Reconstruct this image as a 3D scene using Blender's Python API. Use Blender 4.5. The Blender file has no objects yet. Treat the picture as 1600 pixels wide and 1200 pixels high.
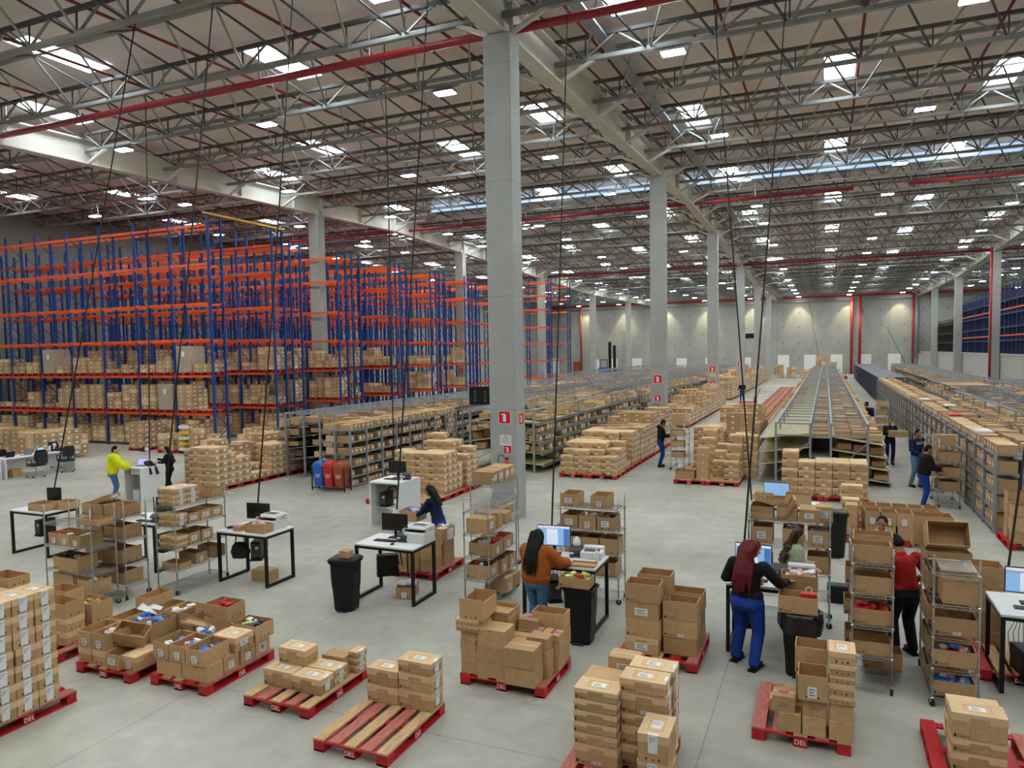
import bpy, math, random
from mathutils import Vector, Matrix
RND = random.Random(11)
PI = math.pi
sc = bpy.context.scene
COL = sc.collection
# ---------------------------------------------------------------- camera, world, exposure
YAW, PITCH, ROLL, FPX, CXP, CYP, EYE = .405712643, .05895189, -.01694465, 1138.54, 801.584, 619.058, 4.3
def cam_axes():
    cy, sy, cp, sp, cr, sr = math.cos(YAW), math.sin(YAW), math.cos(PITCH), math.sin(PITCH), math.cos(ROLL), math.sin(ROLL)
    f = Vector((-sy*cp, cy*cp, -sp)); r = Vector((cy, sy, 0)); u = r.cross(f)
    return r*cr + u*sr, u*cr - r*sr, f
AX, AU, AF = cam_axes()
cd = bpy.data.cameras.new('camera'); cam = bpy.data.objects.new('camera', cd); COL.objects.link(cam)
cam.matrix_world = Matrix(((AX.x, AU.x, -AF.x, 0), (AX.y, AU.y, -AF.y, 0), (AX.z, AU.z, -AF.z, EYE), (0, 0, 0, 1)))
cd.sensor_fit = 'HORIZONTAL'; cd.sensor_width = 36; cd.lens = FPX/1600*36
cd.shift_x = -(CXP-800)/1600; cd.shift_y = (CYP-600)/1600; cd.clip_end = 400; cd.clip_start = .05
sc.camera = cam
w = bpy.data.worlds.new('World'); sc.world = w; w.use_nodes = True
w.node_tree.nodes['Background'].inputs[0].default_value = (.9, .95, 1, 1)
w.node_tree.nodes['Background'].inputs[1].default_value = .1
vs = sc.view_settings
vs.view_transform = 'Standard'; vs.look = 'None'; vs.exposure = 0.0; vs.gamma = 1; vs.use_curve_mapping = False
LAMP_E, SKY_E, STRIP_E = 185, 15, .75
cy_ = sc.cycles
cy_.max_bounces = 5; cy_.diffuse_bounces = 3; cy_.glossy_bounces = 2; cy_.transmission_bounces = 2; cy_.transparent_max_bounces = 6
cy_.caustics_reflective = False; cy_.caustics_refractive = False; cy_.sample_clamp_indirect = 4; cy_.use_denoising = True
# ---------------------------------------------------------------- helpers
def S(r, g, b):
    f = lambda c: c/12.92/255 if c <= 10 else ((c/255+.055)/1.055)**2.4
    return f(r), f(g), f(b)
M = {}
def mat(n, c, r=.6, m=0, noise=0, ns=8, ov=0, bump=0, emit=0, alpha=1, stretch=None, spec=.5):
    k = bpy.data.materials.new(n); k.use_nodes = True; M[n] = k
    nt = k.node_tree; N = nt.nodes; L = nt.links; p = N['Principled BSDF']
    p.inputs['Base Color'].default_value = (*c, 1); p.inputs['Roughness'].default_value = r; p.inputs['Metallic'].default_value = m
    p.inputs['Specular IOR Level'].default_value = spec
    if emit:
        p.inputs['Emission Color'].default_value = (*c, 1); p.inputs['Emission Strength'].default_value = emit
    if alpha < 1: p.inputs['Alpha'].default_value = alpha
    last = None
    if noise or bump:
        t = N.new('ShaderNodeTexCoord'); x = N.new('ShaderNodeTexNoise'); x.inputs['Scale'].default_value = ns; x.inputs['Detail'].default_value = 5
        if stretch:
            mp = N.new('ShaderNodeMapping'); mp.inputs['Scale'].default_value = stretch
            L.new(t.outputs['Object'], mp.inputs[0]); L.new(mp.outputs[0], x.inputs[0])
        else: L.new(t.outputs['Object'], x.inputs[0])
        if noise:
            cr = N.new('ShaderNodeMix'); cr.data_type = 'RGBA'
            cr.inputs[6].default_value = (*[v*(1-noise) for v in c], 1); cr.inputs[7].default_value = (*[min(1, v*(1+noise)) for v in c], 1)
            mr = N.new('ShaderNodeMapRange'); mr.inputs[1].default_value = .3; mr.inputs[2].default_value = .7
            L.new(x.outputs[0], mr.inputs[0]); L.new(mr.outputs[0], cr.inputs[0]); last = cr.outputs[2]
        if bump:
            b = N.new('ShaderNodeBump'); b.inputs['Strength'].default_value = bump; b.inputs['Distance'].default_value = .02
            L.new(x.outputs[0], b.inputs['Height']); L.new(b.outputs[0], p.inputs['Normal'])
    if ov:
        oi = N.new('ShaderNodeObjectInfo'); h = N.new('ShaderNodeHueSaturation'); mr = N.new('ShaderNodeMapRange')
        mr.inputs[3].default_value = 1-ov; mr.inputs[4].default_value = 1+ov
        L.new(oi.outputs['Random'], mr.inputs[0]); L.new(mr.outputs[0], h.inputs['Value'])
        if last: L.new(last, h.inputs['Color'])
        else: h.inputs['Color'].default_value = (*c, 1)
        last = h.outputs[0]
    if last: L.new(last, p.inputs['Base Color'])
    return k
class MB:
    def __init__(s): s.v = []; s.f = []; s.m = []; s.T = None; s.mi = 0
    def add(s, vs, fs, mi=None):
        o = len(s.v)
        s.v += [tuple(s.T @ Vector(p)) for p in vs] if s.T else [tuple(p) for p in vs]
        s.f += [tuple(i+o for i in f) for f in fs]; s.m += [s.mi if mi is None else mi]*len(fs)
        return s
    def box(s, x0, y0, z0, x1, y1, z1, mi=None):
        return s.add([(x0,y0,z0),(x1,y0,z0),(x1,y1,z0),(x0,y1,z0),(x0,y0,z1),(x1,y0,z1),(x1,y1,z1),(x0,y1,z1)],
              [(0,3,2,1),(4,5,6,7),(0,1,5,4),(1,2,6,5),(2,3,7,6),(3,0,4,7)], mi)
    def cb(s, c, d, mi=None): return s.box(c[0]-d[0]/2, c[1]-d[1]/2, c[2]-d[2]/2, c[0]+d[0]/2, c[1]+d[1]/2, c[2]+d[2]/2, mi)
    def bevbox(s, x0, y0, z0, x1, y1, z1, b=.01, mi=None):      # box with chamfered vertical and top edges
        def ring(i, z): return [(x0+i+b,y0+i,z),(x1-i-b,y0+i,z),(x1-i,y0+i+b,z),(x1-i,y1-i-b,z),(x1-i-b,y1-i,z),(x0+i+b,y1-i,z),(x0+i,y1-i-b,z),(x0+i,y0+i+b,z)]
        return s.loft([ring(0,z0), ring(0,z1-b), ring(b,z1)], mi)
    def loft(s, rings, mi=None, cap=True):
        n = len(rings[0]); vs = [p for r in rings for p in r]; fs = []
        for k in range(len(rings)-1):
            for i in range(n):
                j = (i+1) % n; fs.append((k*n+i, k*n+j, (k+1)*n+j, (k+1)*n+i))
        if cap: fs += [tuple(range(n-1,-1,-1)), tuple((len(rings)-1)*n+i for i in range(n))]
        return s.add(vs, fs, mi)
    def tube(s, p, q, r, n=6, mi=None, r2=None):
        p = Vector(p); q = Vector(q); d = q-p
        if d.length < 1e-6: return s
        d.normalize(); a = d.orthogonal().normalized(); b = d.cross(a); r2 = r if r2 is None else r2
        return s.loft([[tuple(c + (a*math.cos(t*2*PI/n)+b*math.sin(t*2*PI/n))*rr) for t in range(n)] for c, rr in ((p, r), (q, r2))], mi)
    def bar(s, p, q, w, h, mi=None):
        p = Vector(p); q = Vector(q); d = (q-p).normalized(); a = d.cross(Vector((0,0,1)))
        a = Vector((1,0,0)) if a.length < 1e-4 else a.normalized(); b = a.cross(d)
        return s.loft([[tuple(c+a*x*w/2+b*y*h/2) for x, y in ((-1,-1),(1,-1),(1,1),(-1,1))] for c in (p, q)], mi)
    def path(s, pts, r, n=6, mi=None):
        pts = [Vector(p) for p in pts]; R = []
        a = None
        for i, p in enumerate(pts):
            d = (pts[min(i+1, len(pts)-1)]-pts[max(i-1, 0)]).normalized()
            a = d.orthogonal().normalized() if a is None else (a-d*a.dot(d)).normalized()
            b = d.cross(a); R.append([tuple(p+(a*math.cos(t*2*PI/n)+b*math.sin(t*2*PI/n))*r) for t in range(n)])
        return s.loft(R, mi)
    def lathe(s, prof, n=16, c=(0,0), mi=None):
        return s.loft([[(c[0]+r*math.cos(t*2*PI/n), c[1]+r*math.sin(t*2*PI/n), z) for t in range(n)] for r, z in prof], mi)
    def prism(s, pts, f, t0, t1, mi=None):                       # pts 2-D, f(u,v,t) -> xyz
        return s.loft([[f(u, v, t) for u, v in pts] for t in (t0, t1)], mi)
    def ball(s, c, r, n=8, mi=None):
        r = (r, r, r) if not hasattr(r, '__len__') else r; R = []
        m = max(4, n//2+1)
        for k in range(m+1):
            a = -PI/2+PI*k/m; ca = max(math.cos(a), .02)
            R.append([(c[0]+r[0]*ca*math.cos(t*2*PI/n), c[1]+r[1]*ca*math.sin(t*2*PI/n), c[2]+r[2]*math.sin(a)) for t in range(n)])
        return s.loft(R, mi)
    def mesh(s, name, mats, smooth=False):
        me = bpy.data.meshes.new(name); me.from_pydata(s.v, [], s.f)
        for k in (mats if isinstance(mats, (list, tuple)) else [mats]): me.materials.append(M[k] if isinstance(k, str) else k)
        me.polygons.foreach_set('material_index', s.m)
        if smooth: me.polygons.foreach_set('use_smooth', [True]*len(s.f))
        me.update(); return me
    def build(s, name, mats, parent=None, loc=(0,0,0), rz=0, smooth=False):
        return link(name, s.mesh(name, mats, smooth), parent, loc, rz)
def link(name, me, parent=None, loc=(0,0,0), rz=0):
    o = bpy.data.objects.new(name, me); COL.objects.link(o)
    o.location = loc; o.rotation_euler = (0, 0, rz)
    if parent: o.parent = parent
    return o
LABELS = {}
def tag(o, label, cat, group=None, kind=None):
    o['label'] = label; o['category'] = cat
    if group: o['group'] = group
    if kind: o['kind'] = kind
    LABELS.setdefault(label, []).append(o); return o
def thing(name, label, cat, loc=(0,0,0), rz=0, group=None):
    o = link(name, None, None, loc, rz); o.empty_display_size = .1
    return tag(o, label, cat, group)
def struct(o, label=None):
    o['kind'] = 'structure'
    if label: o['label'] = label
    return o
def copy_tree(o, parent=None):
    c = o.copy(); COL.objects.link(c)
    if parent: c.parent = parent
    for ch in [x for x in o.children]: copy_tree(ch, c)
    return c
ORD = ['first','second','third','fourth','fifth','sixth','seventh','eighth','ninth','tenth','eleventh','twelfth','thirteenth','fourteenth','fifteenth','sixteenth','seventeenth','eighteenth','nineteenth','twentieth']
ORD += ['twenty-'+o for o in ORD[:9]]+['thirtieth']+['thirty-'+o for o in ORD[:9]]+['fortieth']+['forty-'+o for o in ORD[:9]]
def layer(i, n): return 'only' if n == 1 else 'bottom' if i == 0 else 'topmost' if i == n-1 else ORD[i]
def text_mesh(s, size, ext=.001, name='text'):
    cu = bpy.data.curves.new(name, 'FONT'); cu.body = s; cu.size = size; cu.extrude = ext; cu.align_x = 'CENTER'; cu.align_y = 'CENTER'
    o = bpy.data.objects.new(name, cu); COL.objects.link(o)
    bpy.context.view_layer.update()
    me = bpy.data.meshes.new_from_object(o.evaluated_get(bpy.context.evaluated_depsgraph_get()))
    bpy.data.objects.remove(o); return me
def text(s, size, mt, parent, loc, rot, name='lettering'):
    me = text_mesh(s, size, name=name); me.materials.clear(); me.materials.append(M[mt])
    o = link(name, me, parent, loc); o.rotation_euler = rot; return o
FRONT = (PI/2, 0, 0); RIGHT = (PI/2, 0, PI/2); LEFTF = (PI/2, 0, -PI/2)
# ---------------------------------------------------------------- materials
CB = S(187,154,114)
mat('cardboard', CB, .75, noise=.07, ns=14, ov=.15, spec=.2)
mat('cardboard_pale', S(222,190,150), .75, noise=.06, ns=14, ov=.07, spec=.2)
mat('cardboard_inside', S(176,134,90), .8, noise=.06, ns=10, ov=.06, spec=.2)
mat('cardboard_dull', S(178,146,112), .8, noise=.12, ns=3, spec=.2)
mat('cardboard_warm', S(196,162,122), .8, noise=.12, ns=3, spec=.2)
mat('ink', (.02,.018,.016), .6); mat('ink_brown', S(140,105,70), .7); mat('ink_red', S(214,112,72), .7); mat('ink_magenta', S(190,40,140), .6); mat('ink_purple', S(90,50,80), .6)
mat('paper', (.82,.83,.85), .6, ov=.05); mat('print_grey', (.12,.13,.15), .6)
mat('tape', S(196,158,112), .3)
mat('pallet_red', S(186,24,32), .55, noise=.22, ns=9, ov=.12)
mat('pallet_faded', S(178,104,92), .7, noise=.25, ns=6, stretch=(6,1,6))
mat('pallet_wood', S(196,160,116), .75, noise=.25, ns=6, stretch=(8,1,8))
mat('white', (.8,.81,.82), .45); mat('white_gloss', (.78,.79,.8), .3, noise=.02); mat('black', (.01,.01,.011), .5, spec=.25); mat('black_soft', (.016,.016,.018), .8, bump=.2, ns=30)
mat('black_shiny', (.01,.01,.011), .2); mat('dark_grey', (.05,.052,.058), .5); mat('mid_grey', (.2,.2,.21), .5)
mat('chrome', (.62,.63,.65), .28, m=1); mat('steel', (.42,.43,.45), .4, m=.6, noise=.08, ns=6); mat('galv', S(150,156,164), .5, m=.25, noise=.12, ns=5)
mat('truss_grey', S(146,147,143), .5, m=.25, noise=.18, ns=1.2); mat('truss_dark', S(78,78,78), .55, m=.2); mat('beam_cream', S(214,210,198), .5, noise=.06, ns=.8)
mat('rack_blue', S(26,72,152), .5, noise=.1, ns=3, ov=.12); mat('rack_orange', S(244,96,32), .5, noise=.08, ns=2, ov=.08); mat('yellow', S(226,186,40), .5)
mat('navy_steel', S(30,48,96), .6); mat('cage_dark', S(50,52,50), .6)
mat('pipe_maroon', S(120,26,36), .5); mat('pipe_red', S(156,34,38), .45, noise=.06, ns=3); mat('sign_red', S(214,36,36), .45); mat('sign_white', (.85,.85,.85), .5)
mat('rubber', (.015,.015,.015), .9); mat('plastic_bag', (.012,.012,.014), .18, bump=.8, ns=14)
mat('blue_bin', S(24,98,190), .4); mat('red_bin', S(196,30,40), .4); mat('brown_bin', S(158,72,36), .4)
mat('screen_blue', S(150,196,246), .3, emit=.42); mat('screen_line', S(236,244,255), .3, emit=.5); mat('screen_dark', S(84,130,206), .3, emit=.35); mat('screen_pink', S(230,120,140), .3, emit=.4); mat('screen_off', (.01,.01,.012), .15); mat('screen_violet', S(176,170,240), .3, emit=.7)
mat('partition_metal', S(206,207,204), .5, m=.1); mat('tray_yellow', S(230,218,146), .5, noise=.15, ns=12); mat('shelf_grey', S(136,142,150), .5, m=.2); mat('shelf_dark', S(84,92,108), .5, m=.2)
mat('wrap', S(214,206,196), .2, noise=.1, ns=6, alpha=.42)
mat('goods_blue', S(70,120,200), .5); mat('goods_red', S(200,36,48), .5); mat('goods_green', S(198,214,120), .5); mat('goods_pink', S(236,190,186), .5); mat('goods_dark', (.03,.035,.045), .5)
mat('foam', (.8,.82,.84), .3, bump=.5, ns=30)
def wood_roof():
    k = mat('roof_deck', S(248,237,231), .7, noise=.06, ns=.5)
    nt = k.node_tree; N = nt.nodes; L = nt.links; t = N.new('ShaderNodeTexCoord'); wv = N.new('ShaderNodeTexWave'); wv.bands_direction = 'X'; wv.inputs['Scale'].default_value = .55
    wv.wave_profile = 'SAW'; b = N.new('ShaderNodeBump'); b.inputs['Strength'].default_value = .35; b.inputs['Distance'].default_value = .06
    L.new(t.outputs['Object'], wv.inputs[0]); L.new(wv.outputs[0], b.inputs['Height']); L.new(b.outputs[0], N['Principled BSDF'].inputs['Normal'])
wood_roof()
def concrete(n, c, r, scale, joints=None, cloud=.1):
    k = bpy.data.materials.new(n); k.use_nodes = True; M[n] = k
    nt = k.node_tree; N = nt.nodes; L = nt.links; p = N['Principled BSDF']; t = N.new('ShaderNodeTexCoord')
    def noise(s, d=6, stretch=None):
        x = N.new('ShaderNodeTexNoise'); x.inputs['Scale'].default_value = s; x.inputs['Detail'].default_value = d; x.inputs['Roughness'].default_value = .65
        if stretch:
            mp = N.new('ShaderNodeMapping'); mp.inputs['Scale'].default_value = stretch; L.new(t.outputs['Object'], mp.inputs[0]); L.new(mp.outputs[0], x.inputs[0])
        else: L.new(t.outputs['Object'], x.inputs[0])
        return x.outputs[0]
    def rng(o, a, b, lo, hi):
        m = N.new('ShaderNodeMapRange'); m.inputs[1].default_value = a; m.inputs[2].default_value = b; m.inputs[3].default_value = lo; m.inputs[4].default_value = hi; L.new(o, m.inputs[0]); return m.outputs[0]
    def mul(a, b):
        m = N.new('ShaderNodeMath'); m.operation = 'MULTIPLY'; L.new(a, m.inputs[0]); L.new(b, m.inputs[1]); return m.outputs[0]
    v = mul(rng(noise(scale), .3, .7, 1-cloud, 1+cloud), rng(noise(scale*9, 8), .3, .7, 1-cloud*.6, 1+cloud*.6))
    v = mul(v, rng(noise(scale*.25, 3), .3, .7, 1-cloud, 1+cloud))
    if joints:
        se = N.new('ShaderNodeSeparateXYZ'); L.new(t.outputs['Object'], se.inputs[0])
        for ax, per, off, wd in joints:
            a = N.new('ShaderNodeMath'); a.operation = 'ADD'; a.inputs[1].default_value = 1000*per-off+per/2; L.new(se.outputs[ax], a.inputs[0])
            m = N.new('ShaderNodeMath'); m.operation = 'MODULO'; m.inputs[1].default_value = per; L.new(a.outputs[0], m.inputs[0])
            d = N.new('ShaderNodeMath'); d.operation = 'SUBTRACT'; d.inputs[1].default_value = per/2; L.new(m.outputs[0], d.inputs[0])
            ab = N.new('ShaderNodeMath'); ab.operation = 'ABSOLUTE'; L.new(d.outputs[0], ab.inputs[0])
            v = mul(v, rng(ab.outputs[0], wd*.5, wd, .7, 1))
    cm = N.new('ShaderNodeMix'); cm.data_type = 'RGBA'; cm.blend_type = 'MULTIPLY'; cm.inputs[0].default_value = 1; cm.inputs[6].default_value = (*c, 1)
    cb = N.new('ShaderNodeCombineColor')
    for i in range(3): L.new(v, cb.inputs[i])
    L.new(cb.outputs[0], cm.inputs[7]); L.new(cm.outputs[2], p.inputs['Base Color'])
    L.new(rng(noise(scale*3), .3, .7, r-.1, r+.12), p.inputs['Roughness'])
concrete('floor_concrete', S(168,167,157), .6, .3, joints=((0, 6.3, -7.5, .012), (1, 6.3, 7.0, .012)), cloud=.2)
concrete('wall_concrete', S(158,160,157), .8, .35, joints=((0, 5.6, -2, .04),), cloud=.09)
concrete('column_concrete', S(168,170,168), .75, 1.2, joints=((2, 2.9, 2.85, .012),), cloud=.07)
# ---------------------------------------------------------------- building shell
def hr(y):                                                       # underside of the girders along the hall (ridge at y = 45)
    return 13.05-.027*abs(y-45) if y < 92.5 else 11.77+(y-92.5)*.012
XL, XR, YB, YF = -49.3, 34.5, 130.3, -7.0
COLX = (-28.3, -7.63, 13.3); COLY = [17.37+18.9*k for k in range(6)]
struct(MB().box(-60, -14, -.3, 42, 134, 0).build('floor', 'floor_concrete'))
def roof():
    ys = [YF, 20, 45, 70, 92.5, 112, YB+.3]; b = MB()
    b.loft([[(XL-.2, y, hr(y)+1.6), (XR, y, hr(y)+1.6), (XR, y, hr(y)+1.75), (XL-.2, y, hr(y)+1.75)] for y in ys])
    struct(b.build('ceiling', 'roof_deck'))
roof()
struct(MB().box(XL-.3, YB, 0, XR, YB+.3, 14.2).build('wall_back', 'wall_concrete'), 'pale concrete panel wall at the far end of the hall')
struct(MB().box(XL-.3, 9, 0, XL, YB, 15.2).build('wall_left', 'wall_concrete'), 'grey concrete wall behind the tall orange and blue racks')
struct(MB().box(XR, 30, 0, XR+.3, YB, 15).build('wall_outer_right', 'wall_concrete'), 'concrete wall beyond the partition')
tie = MB()
for x in range(-46, 34, 3):
    for z in (2.6, 5.2, 7.8, 10.2): tie.cb((x+.4*(x % 2), YB-.02, z), (.16, .05, .16))
struct(tie.build('trim_tie_holes', 'dark_grey'))
pw = MB(); prof = []
for k in range(24): prof += [(0, k*.14+.02), (0, k*.14+.08), (-.05, k*.14+.1), (-.05, k*.14+.14)]
prof += [(-.05, 3.45), (.12, 3.45), (.12, 0)]
pw.prism(prof, lambda u, v, t: (13.75+u, t, v), 12, YB)
struct(pw.build('wall_right', 'partition_metal'), 'low corrugated metal partition wall on the right side')
struct(MB().box(13.6, 12, 3.45, 13.95, YB, 3.55).build('trim_partition_cap', 'partition_metal'))
for i, x in enumerate(COLX):
    for j, y in enumerate(COLY):
        if x < 0 or j > 1:
            if i == 0 and j == 0: y = 13.9
            b = MB(); b.bevbox(-.365, -.315, 0, .365, .315, hr(y)-.02, .02)
            if i == 1: b.mi = 0
            o = struct(b.build('concrete_column', 'column_concrete', loc=(x, y, 0)), 'square grey concrete column, %s of its row from the camera' % ORD[j])
            MB().cb((0, 0, hr(y)+.1), (.34, .3, .42)).build('bearing_block', 'beam_cream', o)
GY = [-7] + COLY + [YB]
for x in COLX:
    for j in range(len(GY)-1):
        y0, y1 = GY[j], GY[j+1]
        if x > 0 and j < 2: continue
        ys = [y0]+([45] if y0 < 45 < y1 else [])+([92.5] if y0 < 92.5 < y1 else [])+[y1]; b = MB()
        for hw, a, c in ((.24, 0, .05), (.03, .03, .97), (.24, .95, 1.0)):
            b.loft([[(x-hw, y, hr(y)+a), (x+hw, y, hr(y)+a), (x+hw, y, hr(y)+c), (x-hw, y, hr(y)+c)] for y in ys])
        for yy in [y0+.3+4.1*k for k in range(5)]:
            if yy < y1: b.box(x-.22, yy-.015, hr(yy)+.04, x+.22, yy+.015, hr(yy)+.95)
        g = struct(b.build('roof_girder', 'beam_cream'), 'cream steel plate girder over the %s column row' % ('left', 'middle', 'right')[COLX.index(x)])
        for k in range(-7, 33):
            yy = 21.35+3.92*k
            if y0 <= yy < y1:
                q = MB()
                for s in (-1, 1): q.bar((x+s*.2, yy, hr(yy)+.04), (x+s*1.25, yy, hr(yy)+.52), .12, .1)
                q.build('knee_brace', 'beam_cream', g)
BAYS = [(-49.2, -28.3), (-28.3, -7.63), (-7.63, 13.3), (13.3, 34.4)]
def truss_mesh(wd):
    b = MB(); h = wd/2; n = 11; p = wd/n; z1 = .72
    b.box(-h, -.08, 0, h, .08, .03, 0); b.box(-h, -.08, .025, h, -.055, .12, 0); b.box(-h, .055, .025, h, .08, .12, 0)
    for k in range(n):
        xb = -h+p*(k+.5)
        for s in (-1, 1):
            b.bar((xb, 0, .08), (xb+s*p/2, 0, z1), .06, .05, 0)
            b.bar((xb+s*.05, -.03, .08), (xb+s*p*.5, -1.96, z1+.22), .055, .045, 1 if s < 0 else 0)
        if k % 2: b.bar((xb+.04, .02, .1), (xb+.04, 1.9, z1+.2), .045, .04, 1)
        b.bar((xb, -.02, .08), (xb, 0, z1), .04, .04, 1)
    b.box(-h, -.06, z1-.05, h, .06, z1+.05, 1)
    b.box(-h, -2.02, z1+.2, h, -1.9, z1+.36, 0)
    return b.mesh('roof_truss', ['truss_grey', 'truss_dark'])
for x0, x1 in BAYS:
    me = truss_mesh(x1-x0-.1)
    for k in range(-5, 28):
        y = 21.35+3.92*k
        if x0 > 0 and y < 30: continue
        struct(link('roof_truss', me, None, ((x0+x1)/2, y, hr(y)+.5)), 'grey lattice roof truss spanning between the girders')
# skylights, lamps
sm = bpy.data.materials.new('skylight'); sm.use_nodes = True; M['skylight'] = sm
p = sm.node_tree.nodes['Principled BSDF']; p.inputs['Base Color'].default_value = (.8, .85, .9, 1); p.inputs['Emission Color'].default_value = (.8, .92, 1, 1); p.inputs['Emission Strength'].default_value = SKY_E
lm = bpy.data.materials.new('lamp_glow'); lm.use_nodes = True; M['lamp_glow'] = lm
p = lm.node_tree.nodes['Principled BSDF']; p.inputs['Emission Color'].default_value = (.98, 1, .93, 1); p.inputs['Emission Strength'].default_value = LAMP_E
tm = bpy.data.materials.new('strip_glow'); tm.use_nodes = True; M['strip_glow'] = tm
p = tm.node_tree.nodes['Principled BSDF']; p.inputs['Emission Color'].default_value = (.4, .66, 1, 1); p.inputs['Emission Strength'].default_value = STRIP_E
b = MB(); b.box(-.5, -1.5, -.04, .5, 1.5, 0, 0)
for x0, x1, y0, y1 in ((-.58, -.5, -1.58, 1.58), (.5, .58, -1.58, 1.58), (-.5, .5, -1.58, -1.5), (-.5, .5, 1.5, 1.58)): b.box(x0, y0, -.08, x1, y1, 0, 1)
skm = b.mesh('skylight', ['skylight', 'white'])
for k in range(-1, 14):
    x = -38.75+5.59*k
    for j in range(-1, 10):
        y = (15.75 if k % 2 else 6.9)+12.55*j
        if -4 < y < 127 and XL < x < XR: struct(link('skylight', skm, None, (x, y, hr(y)+1.61)), 'bright rectangular roof skylight')
struct(MB().box(-25, 44.5, .95, 34, 44.56, 1.38).box(-25, 44.45, .92, 34, 44.6, .95).build('skylight_strip', 'strip_glow', loc=(0, 0, hr(44.5)+.1)), 'long bluish skylight strip along the roof ridge')
hb = MB(); hb.box(-.34, -.2, .03, .34, .2, .07)
for k in range(9): hb.box(-.32+k*.08-.012, -.19, .07, -.32+k*.08+.012, .19, .12)
hb = hb.mesh('lamp_housing', 'mid_grey'); db = MB().box(-.31, -.17, .0, .31, .17, .03).mesh('lamp_diffuser', 'lamp_glow')
br = [MB().bar((-.3, 0, .1), (-.1, 0, t-.01), .03, .02).bar((.3, 0, .1), (.1, 0, t-.01), .03, .02).box(-.14, -.03, t-.02, .14, .03, t).mesh('lamp_bracket', 'steel') for t in (.22, 1.2)]
LX = [-40.7+7.33*k for k in range(10)]; LY = [-3, 1.5, 11.2, 20.85, 30.6, 40.6, 48.1, 55, 63.5, 72, 80.5, 89, 98, 107, 116, 125]
for i, x in enumerate(LX):
    for j, y in enumerate(LY):
        if x > 14 and y < 40: continue
        k = round((y-21.35)/1.96); y = 21.35+1.96*k+(.0 if k % 2 == 0 else .0)
        t = thing('high_bay_lamp', 'glowing square high bay lamp hung under the roof trusses', 'ceiling light', (x, y, hr(y)+.3), 0, 'high bay lamps under the roof')
        link('lamp_housing', hb, t); link('lamp_diffuser', db, t); link('lamp_bracket', br[k % 2], t)
# pipes
def pipe(name, label, pts, r, group=None, drops=(), mt='pipe_red'):
    o = MB().path(pts, r, 10).build(name, mt, smooth=True); tag(o, label, 'pipe', group)
    for q in drops: MB().tube((q[0], q[1], q[2]), (q[0], q[1], q[3]), r*.3, 6).build('pipe_hanger', 'steel', o)
    return o
pipe('sprinkler_main', 'thick red sprinkler main crossing the hall under the nearest trusses', [(-47, 18.0, hr(18.2)+.38), (34, 18.0, hr(18.2)+.38)], .11, None, [(x, 18.0, hr(18)+.4, hr(18)+1.6) for x in range(-44, 33, 4)])
pipe('sprinkler_main', 'long red sprinkler main beneath the bluish ridge skylight', [(-47, 47, hr(47)+.45), (1.4, 47, hr(47)+.45)], .11, None, [(x, 47, hr(47)+.45, hr(47)+1.6) for x in range(-44, 2, 5)])
pipe('sprinkler_main', 'short red sprinkler main on the right beneath the ridge skylight', [(4.2, 47, hr(47)+.45), (34, 47, hr(47)+.45)], .11, None, [(x, 47, hr(47)+.45, hr(47)+1.6) for x in (4.3, 9, 14, 19, 24)])
pipe('sprinkler_main', 'thin looking red sprinkler main in the far roof', [(-47, 76, hr(76)+.4), (34, 76, hr(76)+.4)], .11)
pipe('sprinkler_main', 'red sprinkler main running along the top of the far wall', [(-47, 128, 12.65), (33, 128, 12.65)], .3)
pipe('wall_conduit', 'grey conduit under the red main on the far wall', [(-47, 130.1, 12.0), (33, 130.1, 11.9)], .1, mt='galv')
for x in [4.7-3.75*k for k in range(15)]+[8.4, 12.2]:
    pipe('sprinkler_line', 'thin red sprinkler line running through the trusses toward the far wall', [(x, -6, hr(-6)+1.28), (x, 45, hr(45)+1.28), (x, 92.5, hr(92.5)+1.28), (x, 127, hr(127)+1.28)], .045, 'red sprinkler lines in the roof', (), 'pipe_maroon')
t_ = MB()
for y0, y1 in ((-6.5, 45), (45, 92.5), (92.5, 128)): t_.loft([[(-6.32, y, hr(y)+1.1), (-5.98, y, hr(y)+1.1), (-5.98, y, hr(y)+1.17), (-6.32, y, hr(y)+1.17)] for y in (y0, y1)])
tag(t_.build('cable_tray', 'galv'), 'straight grey cable tray running along the middle roof girder', 'cable tray')
pipe('standpipe', 'left of two tall red standpipes on the far wall', [(3.8, 129.6, 0), (3.8, 129.6, 12.5)], .22)
pipe('standpipe', 'right of two tall red standpipes on the far wall', [(5.0, 129.6, 0), (5.0, 129.6, 12.5)], .22)
pipe('standpipe', 'slim red standpipe alone on the right part of the far wall', [(12.5, 129.7, 0), (12.5, 129.7, 12.5)], .16)
pipe('standpipe', 'slim red standpipe beside the red door on the far wall', [(-41.7, 129.6, 0), (-41.7, 129.6, 12.5)], .16)
pipe('standpipe', 'red standpipe standing in front of the third right column', [(12.75, 72.6, 0), (12.75, 72.6, hr(72)+.3)], .1)
MB().cb((12.75, 72.6, .25), (.5, .5, .5)).build('pipe_base', 'pipe_red', bpy.data.objects[[o.name for o in COL.objects if o.name.startswith('standpipe')][-1]])
pipe('wall_pilaster_pipe', 'grey downpipe on the far wall left of the middle columns', [(-33.1, 130, 0), (-33.1, 130, 12)], .25, mt='galv')
pipe('wall_pilaster_pipe', 'grey downpipe in the right corner of the far wall', [(13.0, 129.9, 3), (13.0, 129.9, 12)], .25, mt='galv')
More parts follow.
